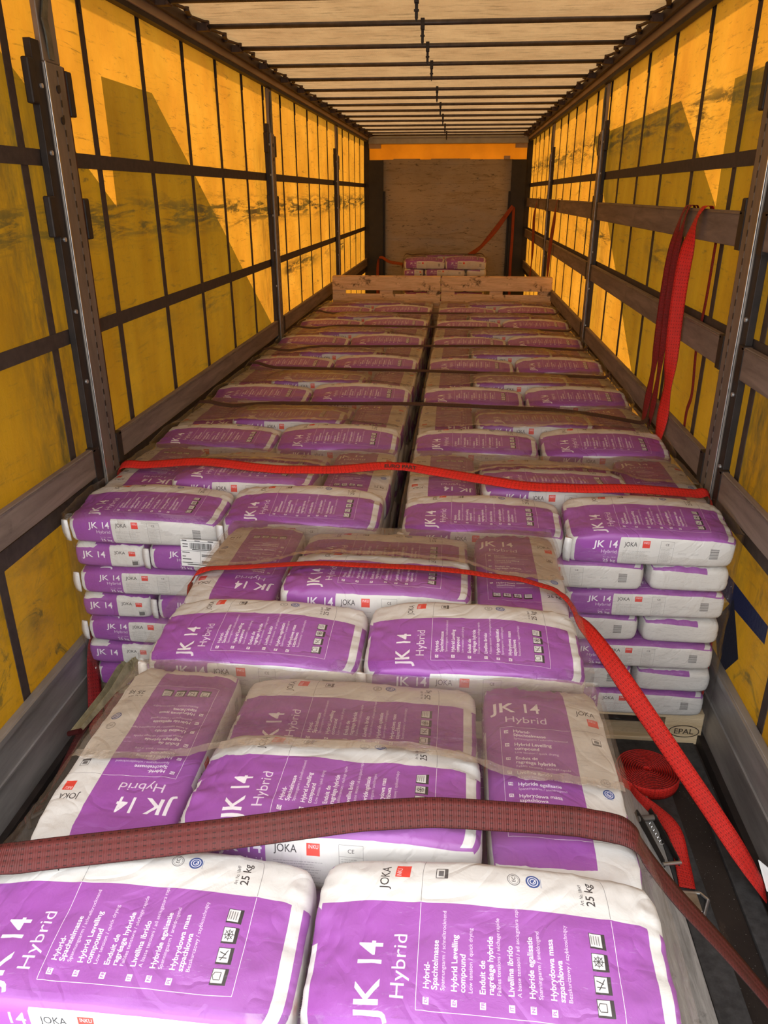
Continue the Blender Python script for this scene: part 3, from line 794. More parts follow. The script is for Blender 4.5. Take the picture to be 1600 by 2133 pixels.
me.materials.append(M['roof']); o = bpy.data.objects.new('ceiling', me); COL.objects.link(o); o['kind'] = 'structure'

for sx, nm in ((-1, 'trim_1'), (1, 'trim_2')):            # roof rails
    a, b = sorted((sx*1.205, sx*1.30))
    r = MB().box((a, Y_REAR, 2.765), (b, 12.9, 2.885)).build(nm, M['railm'], bevel=.006); r['kind'] = 'structure'
    a, b = sorted((sx*1.213, sx*1.25)); MB().box((a, Y_REAR, 2.742), (b, 12.9, 2.7645)).build('rail_lip', M['steeld'], r)
for sx, nm in ((-1, 'trim_3'), (1, 'trim_4')):            # bottom side rails
    a, b = sorted((sx*1.240, sx*1.272)); mb = MB().box((a, Y_REAR, .03), (b, 12.9, .352))
    r = mb.build(nm, M['alu'], bevel=.004); r['kind'] = 'structure'
    a, b = sorted((sx*1.232, sx*1.2395)); MB().box((a, Y_REAR, .33), (b, 12.9, .352)).build('rail_rib', M['alu'], r)
    MB().box((a, Y_REAR, .20), (b, 12.9, .208)).build('rail_rib', M['alu'], r)
    MB().box((min(sx*1.215, sx*1.2395), Y_REAR, .0), (max(sx*1.215, sx*1.2395), 12.9, .045)).build('floor_lip', M['steeld'], r)

# front wall
fwall = MB().box((-1.0, 12.9, 0), (1.0, 12.95, 2.50)).build('wall_front', M['ply']); fwall['kind'] = 'structure'
for sx in (-1, 1):
    a, b = sorted((sx*.985, sx*1.20)); MB().box((a, 12.80, 0), (b, 12.899, 2.492)).build('corner_pillar', M['black'], fwall)
    a, b = sorted((sx*.955, sx*.984)); MB().box((a, 12.84, 0), (b, 12.899, 2.05)).build('edge_profile', M['black'], fwall)
    a, b = sorted((sx*1.02, sx*1.20)); MB().box((a, 12.82, 2.655), (b, 12.90, 2.80)).build('corner_gusset', M['railm'], fwall)
    a, b = sorted((sx*1.2005, sx*1.31)); MB().box((a, 12.88, 0), (b, 12.899, 2.76)).build('corner_seal', M['steeld'], fwall)
hd = MB().box((-1.205, 12.80, 2.715), (1.205, 12.96, 2.84)).build('trim_5', M['header'], bevel=.004); hd['kind'] = 'structure'
MB().box((-1.14, 12.792, 2.79), (1.14, 12.7995, 2.80)).build('rivet_strip', M['steel'], hd)
gap = MB().box((-1.32, 12.955, 2.40), (1.32, 12.957, 2.90)).build('wall_front', M['gapcloth']); gap['kind'] = 'structure'
for x0, x1 in ((-.83, -.42), (-.25, .35)):
    MB().box((x0, 12.9, 2.50), (x1, 12.95, 2.512)).build('top_shim', M['ply'], fwall)
MB().box((.86, 12.86, 2.50), (.95, 12.95, 2.545)).build('corner_catch', M['railm'], fwall)

# roof bows
PL_Y = {3.93, 4.516, 5.17, 5.85, 7.18, 8.35, 9.53, 10.8, 12.03}
for k, y in enumerate(BOWS):
    t = empty('roof_bow', (0, y, 2.815)); 
    nth = ['first', 'second', 'third', 'fourth', 'fifth', 'sixth', 'seventh', 'eighth', 'ninth', 'tenth', 'eleventh', 'twelfth', 'thirteenth', 'fourteenth', 'fifteenth', 'sixteenth', 'seventeenth', 'eighteenth', 'nineteenth', 'twentieth', 'last'][k]
    j = k-6
    lb = 'thin dark steel roof bow under the tarpaulin, %s counted from the doors' % nth
    tag(t, lb, 'roof bow', 'roof bows carrying the tarpaulin')
    MB().tube((-1.15, 0, 0), (1.15, 0, 0), .0125, 12).build('tube', M['bow'], t, smooth=True)
    for sx in (-1, 1):
        MB().box((sx*1.15-.03, -.02, -.02), (sx*1.15+.03, .02, .018)).tube((sx*1.12, -.03, -.012), (sx*1.12, .03, -.012), .008).build('end_carriage', M['chain'], t, bevel=.003)
    if y in PL_Y:
        mb = MB().box((-.017, -.018, -.030), (.003, .018, .018)).box((-.014, -.003, -.085), (.0, .003, -.028)).box((-.018, -.006, -.062), (.004, .006, -.054)).prism([(-.015, -.003, -.085), (.001, -.003, -.085), (-.007, -.003, -.103)], (0, .006, 0))
        mb.build('hanging_tab', M['steeld'], t)
for sx, sd in ((-1, 'left'), (1, 'right')):
    mb = MB(); yy = Y_REAR+.05; q = 0
    while yy < 12.75:
        a = sx*(1.165 if q % 2 else 1.125); b = sx*(1.125 if q % 2 else 1.165)
        mb.prism([(a-.012, yy, 2.83), (a+.012, yy, 2.83), (b+.012, yy+.165, 2.83), (b-.012, yy+.165, 2.83)], (0, 0, .008)); mb.tube((b, yy+.162, 2.822), (b, yy+.162, 2.842), .014, 8); yy += .16; q += 1
    mb.box((sx*1.185-.010, Y_REAR, 2.80), (sx*1.185+.010, 12.78, 2.845))
    tag(mb.build('folding_chain', M['chain']), 'dark zigzag folding roof linkage along the %s roof rail' % sd, 'roof linkage', 'roof linkages')

# side posts
def make_post(sx, y, label):
    t = empty('side_post', (sx*XI, y, 0)); tag(t, label, 'post', 'side posts of the trailer')
    s = sx
    def bx(x0, x1, y0, y1, z0, z1, nm, mat, bev=.002):
        a, b = sorted((s*x0, s*x1)); return MB().box((a, y0, z0), (b, y1, z1)).build(nm, M[mat], t, bevel=bev)
    col = bx(0, .030, -.055, .085, .352, 2.44, 'column', 'steel', .005)
    bx(.004, .026, -.045, .075, 2.4401, 2.742, 'upper_column', 'steel', .004)
    bx(-.004, -.0002, -.055, -.047, .352, 2.44, 'edge_lip', 'zinc', .001)
    bx(-.0012, -.0001, .028, .037, .50, 2.42, 'slot_strip', 'slots', 0)
    bx(.008, .034, -.115, -.0551, .352, 2.50, 'side_channel', 'steeld')
    bx(.008, .034, .0851, .108, .352, 2.44, 'rear_channel', 'rust')
    for zb in (2.30, 1.87):
        bx(.002, .03, -.160, -.1151, zb, zb+.14, 'board_pocket', 'steeld', .006)
        bx(.002, .03, .1081, .150, zb-.02, zb+.13, 'board_pocket', 'steeld', .006)
    for z in [2.36, 2.15, 1.86, 1.6, 1.33, 1.05, .8]:
        a, b = sorted((s*.002, s*.0079)); MB().tube((s*.0079, -.088, z), (s*.001, -.088, z), .008, 10).build('rivet', M['rivet'], t)
    for z in (2.26, 2.36):
        MB().tube((s*-.0001, .02, z), (s*-.003, .02, z), .013, 14).build('cover_disc', M['steeld'], t)
    mb = MB(); pts = [(s*.0, .012, 2.45), (s*-.006, .0, 2.52), (s*-.010, -.02, 2.57), (s*-.006, .012, 2.63), (s*-.002, .020, 2.72)]
    for a, b in zip(pts, pts[1:]):
        mb.prism([(a[0], a[1]-.018, a[2]), (a[0], a[1]+.018, a[2]), (b[0], b[1]+.018, b[2]), (b[0], b[1]-.018, b[2])], (s*.006, 0, 0))
    mb.build('lock_lever', M['hookm'], t)
    return t
NTH = ['behind the open doors', 'nearest the camera', 'half way along', 'farthest from the camera']
POSTY = [-.40, 2.955, 6.36, 9.76]
for sx, sd in ((-1, 'left'), (1, 'right')):
    for y, w in zip(POSTY[1:], NTH[1:]): make_post(sx, y, 'slotted steel post on the %s wall, %s' % (sd, w))

# lift-out side boards
SPANS = [(.36, 2.835), (3.07, 6.24), (6.475, 9.64), (9.875, 12.78)]
SW = ['nearest bay', 'second bay', 'third bay', 'farthest bay']
def board(sx, y0, y1, z0, z1, label):
    t = empty('side_board', (sx*XI, y0, z0)); tag(t, label, 'board', 'lift-out side boards')
    a, b = sorted((0, sx*.024)); Ln = y1-y0; h = z1-z0
    MB().box((a, 0, 0), (b, Ln, h)).build('plank', M['board'], t, bevel=.003)
    a, b = sorted((-sx*.003, -sx*.0001)); MB().box((a, 0, h-.010), (b, Ln, h-.004)).build('edge_bead', M['steel'], t)
    for yy in (-.03, Ln-.02):
        a, b = sorted((-sx*.003, sx*.028)); MB().box((a, yy, -.01), (b, yy+.05, h+.002)).build('end_bracket', M['steeld'], t)
for (y0, y1), w in zip(SPANS, SW): board(-1, y0, y1, .945, 1.062, 'brown board along the left wall, %s' % w)
for (y0, y1), w in zip(SPANS, SW):
    for z0, z1, h in ((1.832, 1.955, 'top'), (1.395, 1.512, 'middle'), (.930, 1.045, 'bottom')):
        board(1, y0, y1, z0, z1, 'brown board along the right wall, %s of three, %s' % (h, w))

# ================================================================== LOAD
NTHR = ['first', 'second', 'third', 'fourth', 'fifth', 'sixth', 'seventh']
RY = [2.50, 3.40, 4.29, 5.17, 6.05, 6.93, 7.81]
LY = [2.50, 3.385, 4.27, 5.15, 6.03, 6.92, 7.80]
STACKS = [('nearest centre stack', .008, .72, 7, 'A', 0), ('second centre stack', .0, 1.62, 7, 'B', 1)]
for i in range(7):
    STACKS.append(('%s right stack' % NTHR[i], .628, RY[i], 7, 'R%d' % (i+1), 2+(i+1) % 3 if i else 0))
    STACKS.append(('%s left stack' % NTHR[i], -.632 if i else -.630, LY[i], 7, 'L%d' % (i+1), 2+i % 3 if i else 1))
STACKS.append(('lone stack by front wall', .03, 11.50, 9, 'F', 2))
def keeper(code):
    c, n = code[0], int(code[1:] or 0)
    def f(k, nm):
        if k == 0: return True
        fr = 'front' in nm
        if code in ('L1', 'R1'): return fr or (code == 'L1' and nm == 'rear right') or (code == 'L1' and nm == 'right side') or k == 1
        if code in ('A', 'B'): return k <= 3 or fr
        if c == 'L': return k <= (4 if n <= 4 else 2) and (nm in ('front right', 'right side', 'front right end-on', 'rear right'))
        return False
    return f
pal = make_pallet(M['palwood'], '', 'euro pallets under the bag stacks'); first = True
for place, cx, y0, nl, code, fi in STACKS:
    rng = random.Random(hash(code) % 1 + sum(ord(q)*31 for q in code))
    build_bags(cx, y0, place, nl, keeper(code), code in ('A', 'B', 'L1', 'R1'), rng, .967 if code in 'AB' else 1.0)
    place_film(cx, y0, place, fi, PITCH*(nl-7), .967 if code in 'AB' else 1.0)
    p = pal if first else copy_tree(pal); first = False
    p.location = (cx, y0+.035, 0); p['label'] = 'pale wooden pallet under the bags of the '+place
print('individual bags', NIND, 'rest', len(REST))
# the bags the photo does not show, inside the stacks
lv = np.array([v.co[:] for v in LOWBAG.vertices]); lf = [list(p.vertices) for p in LOWBAG.polygons]; luv = [l.uv[:] for l in LOWBAG.uv_layers[0].data]
V = []; F = []; U = []
for T, r, sz in REST:
    n0 = len(V); c, s = cos(r), sin(r)
    for x, y, z in lv: V.append((x*c-y*s+T[0], x*s+y*c+T[1], z*sz+T[2]))
    F += [[n0+i for i in f] for f in lf]; U += luv
me = bpy.data.meshes.new('mortar_bag'); me.from_pydata(V, [], F); ul = me.uv_layers.new(name='UVMap')
ul.data.foreach_set('uv', np.array(U, dtype=np.float32).ravel())
for p in me.polygons: p.use_smooth = True
me.materials.append(M['bag']); o = bpy.data.objects.new('mortar_bag', me); COL.objects.link(o)
tag(o, 'remaining purple-white bags filling the lower layers behind the front bags', 'bags', None, 'stuff')

# EPAL stamp on the first right pallet
def stamp(cx, y, z, w):
    v, t = text_tris('EPAL', .012); k = (w*.62)/(v[:, 0].max()-v[:, 0].min()); v = v*k; v -= (v.max(0)+v.min(0))/2
    mb = MB(); mb.v = [Vector((cx+a, y, z+b)) for a, b in v]; mb.f = [tuple(int(i) for i in q) for q in t]
    n = len(mb.v); N = 36
    for i in range(N):
        a = 2*pi*i/N; mb.v += [Vector((cx+cos(a)*w/2, y, z+sin(a)*w*.25)), Vector((cx+cos(a)*(w/2-.0042), y, z+sin(a)*(w*.25-.0042)))]
    for i in range(N):
        j = (i+1) % N; mb.f.append((n+2*i, n+2*j, n+2*j+1, n+2*i+1))
    return mb
r1 = [o for o in COL.objects if o.name.startswith('euro_pallet') and o['label'].endswith('first right stack')][0]
stamp(.532, -.0012, .061, .118).build('stamp', M['brand'], r1)

# two old pallets standing on edge across the trailer, on a base of flat ones
op = make_pallet(M['palold'], 'old brown pallet standing on edge, left of the pair across the trailer', 'pallets standing on edge')
op.rotation_euler = (rad(90), 0, 0); op.location = (-.57, 8.86, .372)
op2 = copy_tree(op); op2.location = (.643, 8.86, .372); op2['label'] = 'old pallet with dark stains standing on edge, right of the pair'
for i, x in enumerate((-.60, .62)):
    for j in range(2):
        f = copy_tree(pal); f.location = (x, 8.705, .144*j); f['group'] = 'flat empty pallets'
        f['label'] = 'empty flat pallet under the %s standing pallet, %s one' % (('left', 'right')[i], ('lower', 'upper')[j])
    tag(MB().box((x-.6, 8.72, .2881), (x+.6, 8.87, .3715)).build('timber_beam', M['palold'], bevel=.003), 'square timber beam carrying the %s standing pallet' % ('left', 'right')[i], 'beam', 'timber beams')

# ------------------------------------------------------------------ straps over the load
def taut(xy, lanes, lift, ends=True):
    """height of a tensioned strap along a plan path: upper hull of the film below it"""
    P = []; n = 14
    for (xa, ya), (xb, yb) in zip(xy, xy[1:]):
        for i in range(n): P.append((xa+(xb-xa)*i/n, ya+(yb-ya)*i/n))
    P.append(xy[-1]); H = []
    for x, y in P:
        best = .80
        for cx, ys, fi in lanes:
            for dy in (-.018, 0, .018):
                if abs(x-cx) <= .602 and ys-.005 <= y+dy <= ys+.885: best = max(best, film_z(x-cx, y+dy-ys, fi))
        H.append(best)
    hull = []
    for i, (p, h) in enumerate(zip(P, H)):
        while len(hull) >= 2:
            (x1, h1), (x2, h2) = (P[hull[-2]][0], H[hull[-2]]), (P[hull[-1]][0], H[hull[-1]])
            if (h2-h1)*(p[0]-x1) <= (h-h1)*(x2-x1): hull.pop()
            else: break
        hull.append(i)
    out = []
    for i, (x, y) in enumerate(P):
        a = max(j for j in hull if j <= i); b = min(j for j in hull if j >= i)
        z = H[a] if a == b else H[a]+(H[b]-H[a])*(x-P[a][0])/(P[b][0]-P[a][0])
        if i % 5 == 0 or i == len(P)-1: out.append((x, y, z+lift))
    return out
def strap(name, pts, side, w, mat, label, cat='strap', group=None, th=.003, n=8):
    o = ribbon(name, pts, side, w, M[mat], th, n=n); tag(o, label, cat, group); return o
# maroon strap across the nearest stack
top = taut([(-.596, .912), (-.505, .925), (-.342, .953), (-.134, .990), (.079, 1.035), (.198, 1.056), (.328, 1.075), (.462, 1.095), (.541, 1.095), (.596, 1.09)], [(0, .72, 0)], .016)
top = [q for q in top if abs(q[0]) < .535]; ya, za = top[-1][1:]; yb, zb = top[0][1:]
top = [(-.613, yb-.008, zb-.075), (-.604, yb-.004, zb-.035), (-.585, yb-.002, zb-.010)]+top+[(.560, ya, za-.008), (.586, ya, za-.028), (.606, ya, za-.062)]
top = [(q[0]*.967+.008, q[1], q[2]) for q in top]
pts = [(-.66, .90, .03), (-.61, .915, .60)]+top; sd = [(0, 1, 0)]*2+[(0, .9, .4)]*3+[(0, .78, .62)]*(len(top)-6)+[(0, .85, .5), (.04, .95, .35), (.08, 1, .28)]
pts += [(.67, ya+.012, za-.172), (.85, 1.14, .54), (1.22, 1.20, .03)]; sd += [(.1, 1, .25), (.1, 1, .2), (.05, 1, .2)]
strap('lashing_strap', pts, sd, .052, 'maroon', 'worn maroon ratchet strap tensioned across the nearest centre stack', 'strap', None, .0035, 5)
# bright red strap over the second centre stack
top = taut([(-.605, 2.09), (-.43, 2.065), (-.12, 2.035), (.307, 2.045), (.439, 2.06), (.524, 2.035), (.585, 1.99)], [(0, 1.62, 1)], .006)
top = [q for q in top if abs(q[0]+.01) < .565]; ya, za = top[-1][1:]; yb, zb = top[0][1:]
top = [(-.622, yb-.03, zb-.075), (-.612, yb-.02, zb-.035), (-.592, yb-.008, zb-.010)]+top+[(.572, ya-.02, za-.012), (.594, ya-.035, za-.038), (.612, ya-.05, za-.07)]
top = [(q[0]*.967+.008, q[1], q[2]) for q in top]
pts = [(-.68, 2.06, .03), (-.625, 2.09, .60)]+top; sd = [(0, 1, 0)]*2+[(0, 1, 0)]*3+[(0, 1, -.22)]*(len(top)-6)+[(.02, 1, -.05), (.10, 1, .05), (.2, .95, .15)]
pts += [(.66, 1.985, .79), (.82, 1.94, .575), (1.05, 1.85, .27), (1.22, 1.80, .03)]; sd += [(.45, .7, .4), (.8, .2, .55), (.82, .13, .5), (.3, .9, .2)]
strap('lashing_strap', pts, sd, .056, 'red', 'bright red strap over the second centre stack running down to the floor rail', 'strap', None, .003, 5)
# red strap across both first stacks
lanes = [(-.630, 2.50, 1), (.628, 2.50, 0)]
top = taut([(-1.21, 3.00), (-.88, 2.95), (-.517, 2.86), (-.249, 2.88), (-.066, 2.95), (.036, 2.945), (.326, 2.83), (.503, 2.765), (.771, 2.765), (1.067, 2.83), (1.215, 2.87)], lanes, .008)
pts = [(-1.226, 3.02, .30), (-1.224, 3.01, .80)]+top; sd = [(0, 1, 0)]*2+[(0, .9, .45)]*len(top)
pts += [(1.226, 2.80, .82), (1.228, 2.62, .45), (1.205, 2.56, .03)]; sd += [(0, 1, .1), (0, 1, 0), (0, 1, 0)]
st3 = strap('lashing_strap', pts, sd, .046, 'red', 'red strap with black printing across the first pair of stacks', 'strap', None, .003, 5)
# black letters on it
v, t = text_tris('EURO PART', .02); v = v*(.022/v[:, 1].max())
def on_strap(x, lat):
    for a, b in zip(top, top[1:]):
        if a[0] <= x <= b[0]:
            f = (x-a[0])/(b[0]-a[0]); c = Vector(a).lerp(Vector(b), f); return c+Vector((0, .9, .45)).normalized()*lat+Vector((0, -.45, .9)).normalized()*.0032
    return Vector(top[0])
mb = MB(); mb.v = [on_strap(-.06+a*.8, b*.85-.011) for a, b in v]; mb.f = [tuple(int(i) for i in q) for q in t]
mb.build('printed_letters', M['ink'], st3)
# thin dark straps across the rows behind
DK = [('second and third rows', 3.97, 4.02, 3.87, 2), ('fourth row, nearer one', 5.06, 5.02, 4.93, 4), ('fourth and fifth rows', 5.46, 5.66, 5.86, 4), ('fifth and sixth rows', 6.50, 6.62, 6.72, 5), ('seventh row', 7.52, 7.62, 7.72, 6)]
for w, ya, yb, yc, _ in DK:
    lanes = [(-.632, q, 2+j % 3 if j else 1) for j, q in enumerate(LY)]+[(.628, q, 2+(j+1) % 3 if j else 0) for j, q in enumerate(RY)]
    pts = taut([(-1.21, ya), (-.6, (ya+yb)/2), (0, yb), (.6, (yb+yc)/2), (1.21, yc)], lanes, .007)
    pts = [(-1.226, ya, .4)]+[tuple(p) for p in pts]+[(1.228, yc, .4)]
    strap('lashing_strap', pts, (0, .95, .3), .034, 'dkstrap', 'thin dark brown strap across both columns over the '+w, 'strap', 'dark straps over the rear rows', n=4)

# hanging straps on the right top board
def hang(y, ylow, zlow, w, mat, label, wob, x=1.212, tw=0.0):
    pts = [(1.264, y-.01, 1.865), (1.263, y, 1.90), (1.259, y, 1.958), (1.245, y, 1.966), (1.222, y, 1.958), (x+.004, y+.004, 1.90)]
    sd = [(0, 1, 0)]*6
    n = 7
    for i in range(1, n+1):
        t_ = i/n; pts.append((x+wob*sin(t_*5+y), y+(ylow-y)*t_+.008*sin(t_*7), 1.90+(zlow-1.90)*t_)); a = tw*sin(pi*min(1, t_*1.3+.05))**.5 if t_ < .73 else tw*.9*(1-t_)/.27+.1; sd.append((-sin(a), cos(a), 0))
    return strap('hanging_strap', pts, sd, w, mat, label, 'strap', 'straps hung over the top right board')
hang(3.79, 3.97, .90, .040, 'redd', 'red strap hung over the top right board, farthest of the front three', .006, 1.200, 1.1)
hang(3.735, 3.87, .905, .032, 'redd', 'red strap hung over the top right board, middle of the front three', .008, 1.205, 1.2)
hang(3.53, 3.64, .90, .062, 'red', 'brighter wider red strap hung over the top right board, nearest the camera', .010, 1.195, 1.25)
pts = [(1.262, 3.42, 1.84), (1.262, 3.43, 1.6), (1.262, 3.46, 1.4), (1.264, 3.43, 1.2), (1.262, 3.46, 1.1), (1.262, 3.45, .95)]
strap('hanging_strap', pts, (0, 1, 0), .034, 'redd', 'narrow red strap end hanging behind the right boards', 'strap', 'straps hung over the top right board')
for y, mt, lb in ((8.65, 'orange', 'dark red strap hung on the top right board, third bay'), (10.85, 'orange', 'dark red strap hung on the top right board, farthest bay')):
    hang(y, y+.35, .80, .060, mt, lb, .012, 1.205, .5)

# orange strap from the front wall's right pillar to the lone stack, its hanging end, and the left one
strap('lashing_strap', [(1.03, 12.78, 1.84), (.85, 12.75, 1.60), (.62, 12.6, 1.32), (.50, 12.30, 1.23), (.36, 12.0, 1.165)], [(0, .3, 1)]*5, .060, 'orange', 'orange-red strap slanting from the front wall to the lone stack', 'strap')
strap('lashing_strap', [(1.035, 12.77, 1.83), (.80, 12.70, 1.50), (.58, 12.45, 1.28), (.46, 12.2, 1.19)], [(0, .6, 1)]*4, .045, 'orange', 'second orange strap just below the slanting one by front wall', 'strap')
strap('hanging_strap', [(1.04, 12.77, 1.82), (1.045, 12.77, 1.4), (1.04, 12.77, 1.0), (1.05, 12.77, .5), (1.05, 12.77, .02)], (1, 0, 0), .045, 'orange', 'orange strap end hanging straight down the right front pillar', 'strap')
strap('lashing_strap', [(-1.06, 12.77, .02), (-1.07, 12.77, .7), (-1.055, 12.76, 1.02), (-1.0, 12.73, 1.08), (-.85, 12.5, 1.03), (-.63, 12.2, 1.02), (-.62, 12.0, 1.0)], [(1, 0, 0), (1, 0, 0), (.6, .3, .8), (0, .5, 1), (0, .5, 1), (0, .5, 1), (0, .5, 1)], .045, 'orange', 'orange strap looping from the left front pillar to the lone stack', 'strap')
strap('lashing_strap', [(-.62, 11.93, .35), (-.60, 11.93, 1.11), (-.45, 11.93, 1.178), (-.2, 11.93, 1.188), (.1, 11.93, 1.19), (.4, 11.93, 1.185), (.62, 11.95, 1.12), (.68, 11.95, .35)], (0, 1, .2), .05, 'dkstrap', 'dark red strap lying over the top of the lone stack', 'strap')

# ------------------------------------------------------------------ delivery label on the first left stack
lab = MB().box((-.073, 0, -.052), (.073, .0012, .056)).build('delivery_label', M['paper']); lab.location = (-.703, 2.476, .782); lab.rotation_euler = (rad(-3), rad(2), 0)
tag(lab, 'white delivery label with barcode stuck on the first left stack', 'label')
rr = random.Random(4); mb = MB(); x = -.038
while x < .045:
    w = rr.choice((.0009, .0016, .0026)); mb.box((x, -.0008, .020), (x+w, -.0001, .043)); x += w+rr.choice((.001, .0018))
mb.build('barcode', M['ink'], lab)
mb = MB()
for z, a, b in ((.0505, -.068, -.05), (.0505, -.02, 0), (.0505, .03, .05), (.036, -.066, -.046), (.026, -.066, -.046), (.0155, -.03, .04), (.003, -.068, -.04), (-.004, .005, .05), (-.010, .005, .045), (-.013, -.068, -.055), (-.024, -.068, -.035), (-.03, .005, .055), (-.034, .005, .06), (-.045, -.05, .05), (-.038, -.068, -.03)):
    mb.box((a, -.0008, z), (b, -.0001, z+.0028))
mb.box((-.073, -.0008, .0485), (.073, -.0001, .0492)).box((-.073, -.0008, .0105), (.073, -.0001, .0112)).box((0, -.0008, -.036), (.0007, -.0001, .0105)).box((-.073, -.0008, -.0365), (.073, -.0001, -.0358))
mb.build('print', M['ink'], lab)

# ------------------------------------------------------------------ things on the floor, right of the centre stacks
gb = MB().box((.635, .55, .001), (.955, 2.30, .022)).build('weathered_board', M['greyboard'], bevel=.003); tag(gb, 'grey weathered board lying on the floor beside the nearest stack', 'board')
ml = MB().box((.962, -.4, .0005), (1.05, 2.25, .006)).build('rubber_strip', M['mat_'], bevel=.002); tag(ml, 'narrow black rubber strip on the floor beside the grey board', 'mat')
mm = MB().prism([(.63, 2.305, .0005), (1.10, 2.305, .0005), (1.13, 2.20, .0005), (1.205, 2.20, .0005), (1.205, 3.2, .0005), (.63, 3.2, .0005)], (0, 0, .005)).build('rubber_mat', M['mat_']); tag(mm, 'black dusty rubber mat under the first right stack', 'mat')
mb = MB().prism([(1.125, -.4, .0005), (1.205, -.4, .0005), (1.205, 2.195, .0005), (1.140, 2.195, .0005)], (0, 0, .016)); tag(mb.build('floor_edge_strip', M['mat_'], bevel=.003), 'dark raised strip along the right edge of the floor', 'strip')

# rolled strap, standing open like a snail on its edge
ct = Vector((.970, 2.31, .006)); pts = []; sd = []
turns = 12
for i in range(turns*28+1):
    a = 2*pi*i/28; r = .012+.0086*a/(2*pi); pts.append(ct+Vector((r*cos(a), r*sin(a)*.92, .029+.012*(r/.11)*sin(a)*.25))); sd.append((0, 0, 1))
co = ribbon('rolled_strap', pts, sd, .050, M['red'], .0070, smooth=False, across=3); tag(co, 'bright red strap rolled up in a coil on the floor', 'strap')
tail = [(.895, 2.245, .032), (.915, 2.185, .030), (.955, 2.12, .035), (.985, 2.06, .045), (1.000, 2.01, .040), (1.003, 1.94, .016), (.998, 1.875, .012), (.992, 1.825, .012)]
tsd = [(0, 0, 1), (.2, 0, 1), (.6, .3, .7), (.8, .5, .45), (1, .3, .25), (1, .1, 0), (1, 0, 0), (1, 0, 0)]
ribbon('strap_tail', tail, tsd, .050, M['red'], .0035, parent=co); co.children[0]['label'] = 'loose end lying flat'
hk = MB().path([(.960, 1.805, .014), (1.025, 1.805, .016), (1.042, 1.78, .018), (1.022, 1.74, .020), (1.002, 1.70, .022)], .0055, 8).path([(.970, 1.805, .014), (.972, 1.74, .022), (.995, 1.70, .024)], .006, 8)
hk.box((.975, 1.73, .010), (1.01, 1.795, .026))
tag(hk.build('strap_hook', M['zinc'], smooth=False, bevel=.001), 'silver metal hook at the end of the rolled red strap', 'hook')
rt_ = empty('ratchet', (.935, 2.02, .024)); tag(rt_, 'small dark ratchet buckle lying on the grey board under the red strap', 'ratchet')
for dx in (-.028, .022): MB().prism([(dx, -.13, .0), (dx, -.12, .022), (dx, .04, .034), (dx, .09, .030), (dx, .10, .006), (dx, .04, .0)], (.004, 0, 0)).build('side_plate', M['steeld'], rt_)
MB().tube((-.032, .06, .018), (.032, .06, .018), .010, 12).build('spindle', M['steel'], rt_)
mb = MB()
for k in range(44):
    a = k*.9; b = a+.9; y_ = .04-k*.0022
    mb.tube((.006*cos(a), y_, .016+.006*sin(a)), (.006*cos(b), y_-.0022, .016+.006*sin(b)), .0013, 5, caps=False)
mb.build('spring', M['zinc'], rt_)
MB().tube((-.03, -.125, .01), (.03, -.125, .01), .006).build('cross_bar', M['zinc'], rt_); rt_.rotation_euler = (0, 0, rad(12))
# care tag on the bright strap near the rail
tg = MB().prism([(1.205, 1.87, .10), (1.235, 1.84, .09), (1.238, 1.78, .055), (1.215, 1.80, .05)], (.002, .002, .001)).build('strap_tag', M['paper']); tag(tg, 'white crumpled paper tag on the bright red strap near the floor rail', 'tag')

# ------------------------------------------------------------------ left floor gap: ratchet with long handle, slack red strap
rl = empty('ratchet', (-1.050, 2.46, .25)); tag(rl, 'large olive ratchet with long handle at the foot of the left stack', 'ratchet')
for dx in (-.026, .022):
    MB().prism([(dx, .10, -.01), (dx, .09, .028), (dx, .0, .040), (dx, -.12, .016), (dx, -.34, .0), (dx, -.345, -.014), (dx, -.12, -.012), (dx, .0, -.03), (dx, .07, -.035)], (.004, 0, 0)).build('handle_plate', M['ratchet'], rl, bevel=.001)
MB().box((-.024, -.345, -.012), (.024, -.10, -.006)).build('handle_web', M['ratchet'], rl)
MB().tube((-.038, .03, .0), (.038, .03, .0), .022, 16).build('spindle', M['ratchet'], rl, smooth=False)
mb = MB()
for k in range(14):
    a = 2*pi*k/14
    for dx in (-.033, .028): mb.prism([(dx, .03+.028*cos(a), .028*sin(a)), (dx, .03+.040*cos(a+.12), .040*sin(a+.12)), (dx, .03+.028*cos(a+.3), .028*sin(a+.3))], (.005, 0, 0))
for dx in (-.033, .028): mb.tube((dx, .03, 0), (dx+.005, .03, 0), .030, 20)
mb.build('gear_wheel', M['ratchet'], rl)
MB().tube((-.034, -.045, -.045), (.034, -.045, -.045), .014, 12).build('pawl_pin', M['ratchet'], rl)
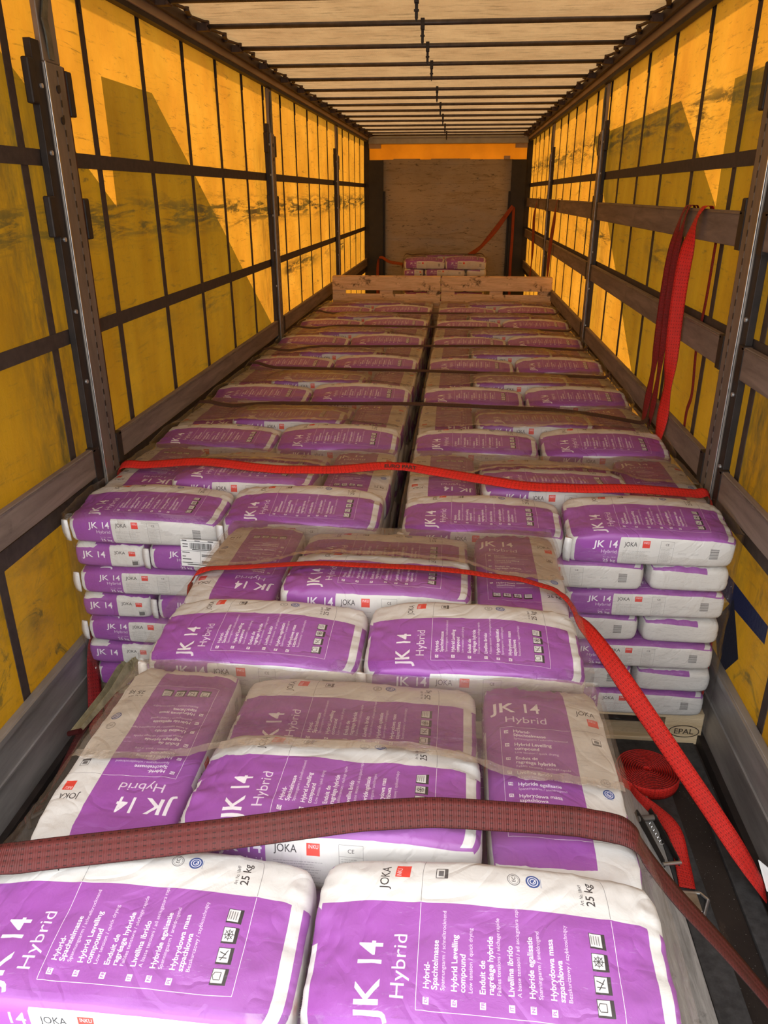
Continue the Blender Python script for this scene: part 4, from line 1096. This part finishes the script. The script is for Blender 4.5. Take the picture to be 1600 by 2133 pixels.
MB().tube((-.030, -.34, -.006), (.030, -.34, -.006), .010, 10).build('handle_tip', M['redd'], rl)
MB().prism([(-.018, .10, -.02), (-.018, .20, -.03), (-.018, .22, .0), (-.018, .11, .015)], (.036, 0, 0)).tube((-.03, .13, 0), (.03, .13, 0), .012).build('frame', M['ratchet'], rl)
rl.rotation_euler = (rad(5), rad(-25), rad(-13))
strap('lashing_strap', [(-1.228, 2.64, .62), (-1.226, 2.60, .40), (-1.215, 2.52, .28), (-1.19, 2.44, .14), (-1.16, 2.36, .04), (-1.10, 2.28, .012), (-1.06, 2.22, .02)], [(0, 1, 0), (0, 1, 0), (.2, 1, .2), (.5, 1, .3), (.8, .6, .2), (1, .5, 0), (1, .5, 0)], .06, 'redd', 'slack dull red strap bundled at the foot of the left stack', 'strap')
strap('lashing_strap', [(-1.02, 2.62, .34), (-1.05, 2.56, .25), (-1.10, 2.50, .16), (-1.14, 2.44, .07), (-1.11, 2.36, .02), (-1.04, 2.34, .03), (-1.0, 2.42, .05)], [(1, .3, .2), (1, .5, .2), (1, .7, 0), (1, .6, 0), (1, .4, 0), (1, .1, .3), (.6, .1, .8)], .05, 'redd', 'twisted red strap end under the olive ratchet', 'strap')
strap('lashing_strap', [(-1.215, 1.90, .010), (-1.19, 1.98, .020), (-1.16, 2.10, .09), (-1.14, 2.24, .15), (-1.11, 2.40, .19)], [(0, .2, 1), (.2, .2, 1), (1, .2, .6), (1, 0, .2), (1, 0, 0)], .035, 'maroon', 'dark maroon strap rising from the left floor edge to the olive ratchet', 'strap')
hk = MB().path([(-1.19, 1.99, .02), (-1.205, 1.95, .035), (-1.20, 1.90, .03), (-1.18, 1.87, .012)], .008).path([(-1.15, 1.98, .02), (-1.16, 1.93, .035), (-1.19, 1.90, .03)], .008)
tag(hk.build('strap_hook', M['steeld']), 'dirty dark strap hook in the left floor rail', 'hook')
mf = MB().box((-1.205, -.4, .0005), (-.65, 2.47, .005)).build('rubber_mat', M['mat_']); tag(mf, 'black dusty rubber mat on the floor along the left side', 'mat')
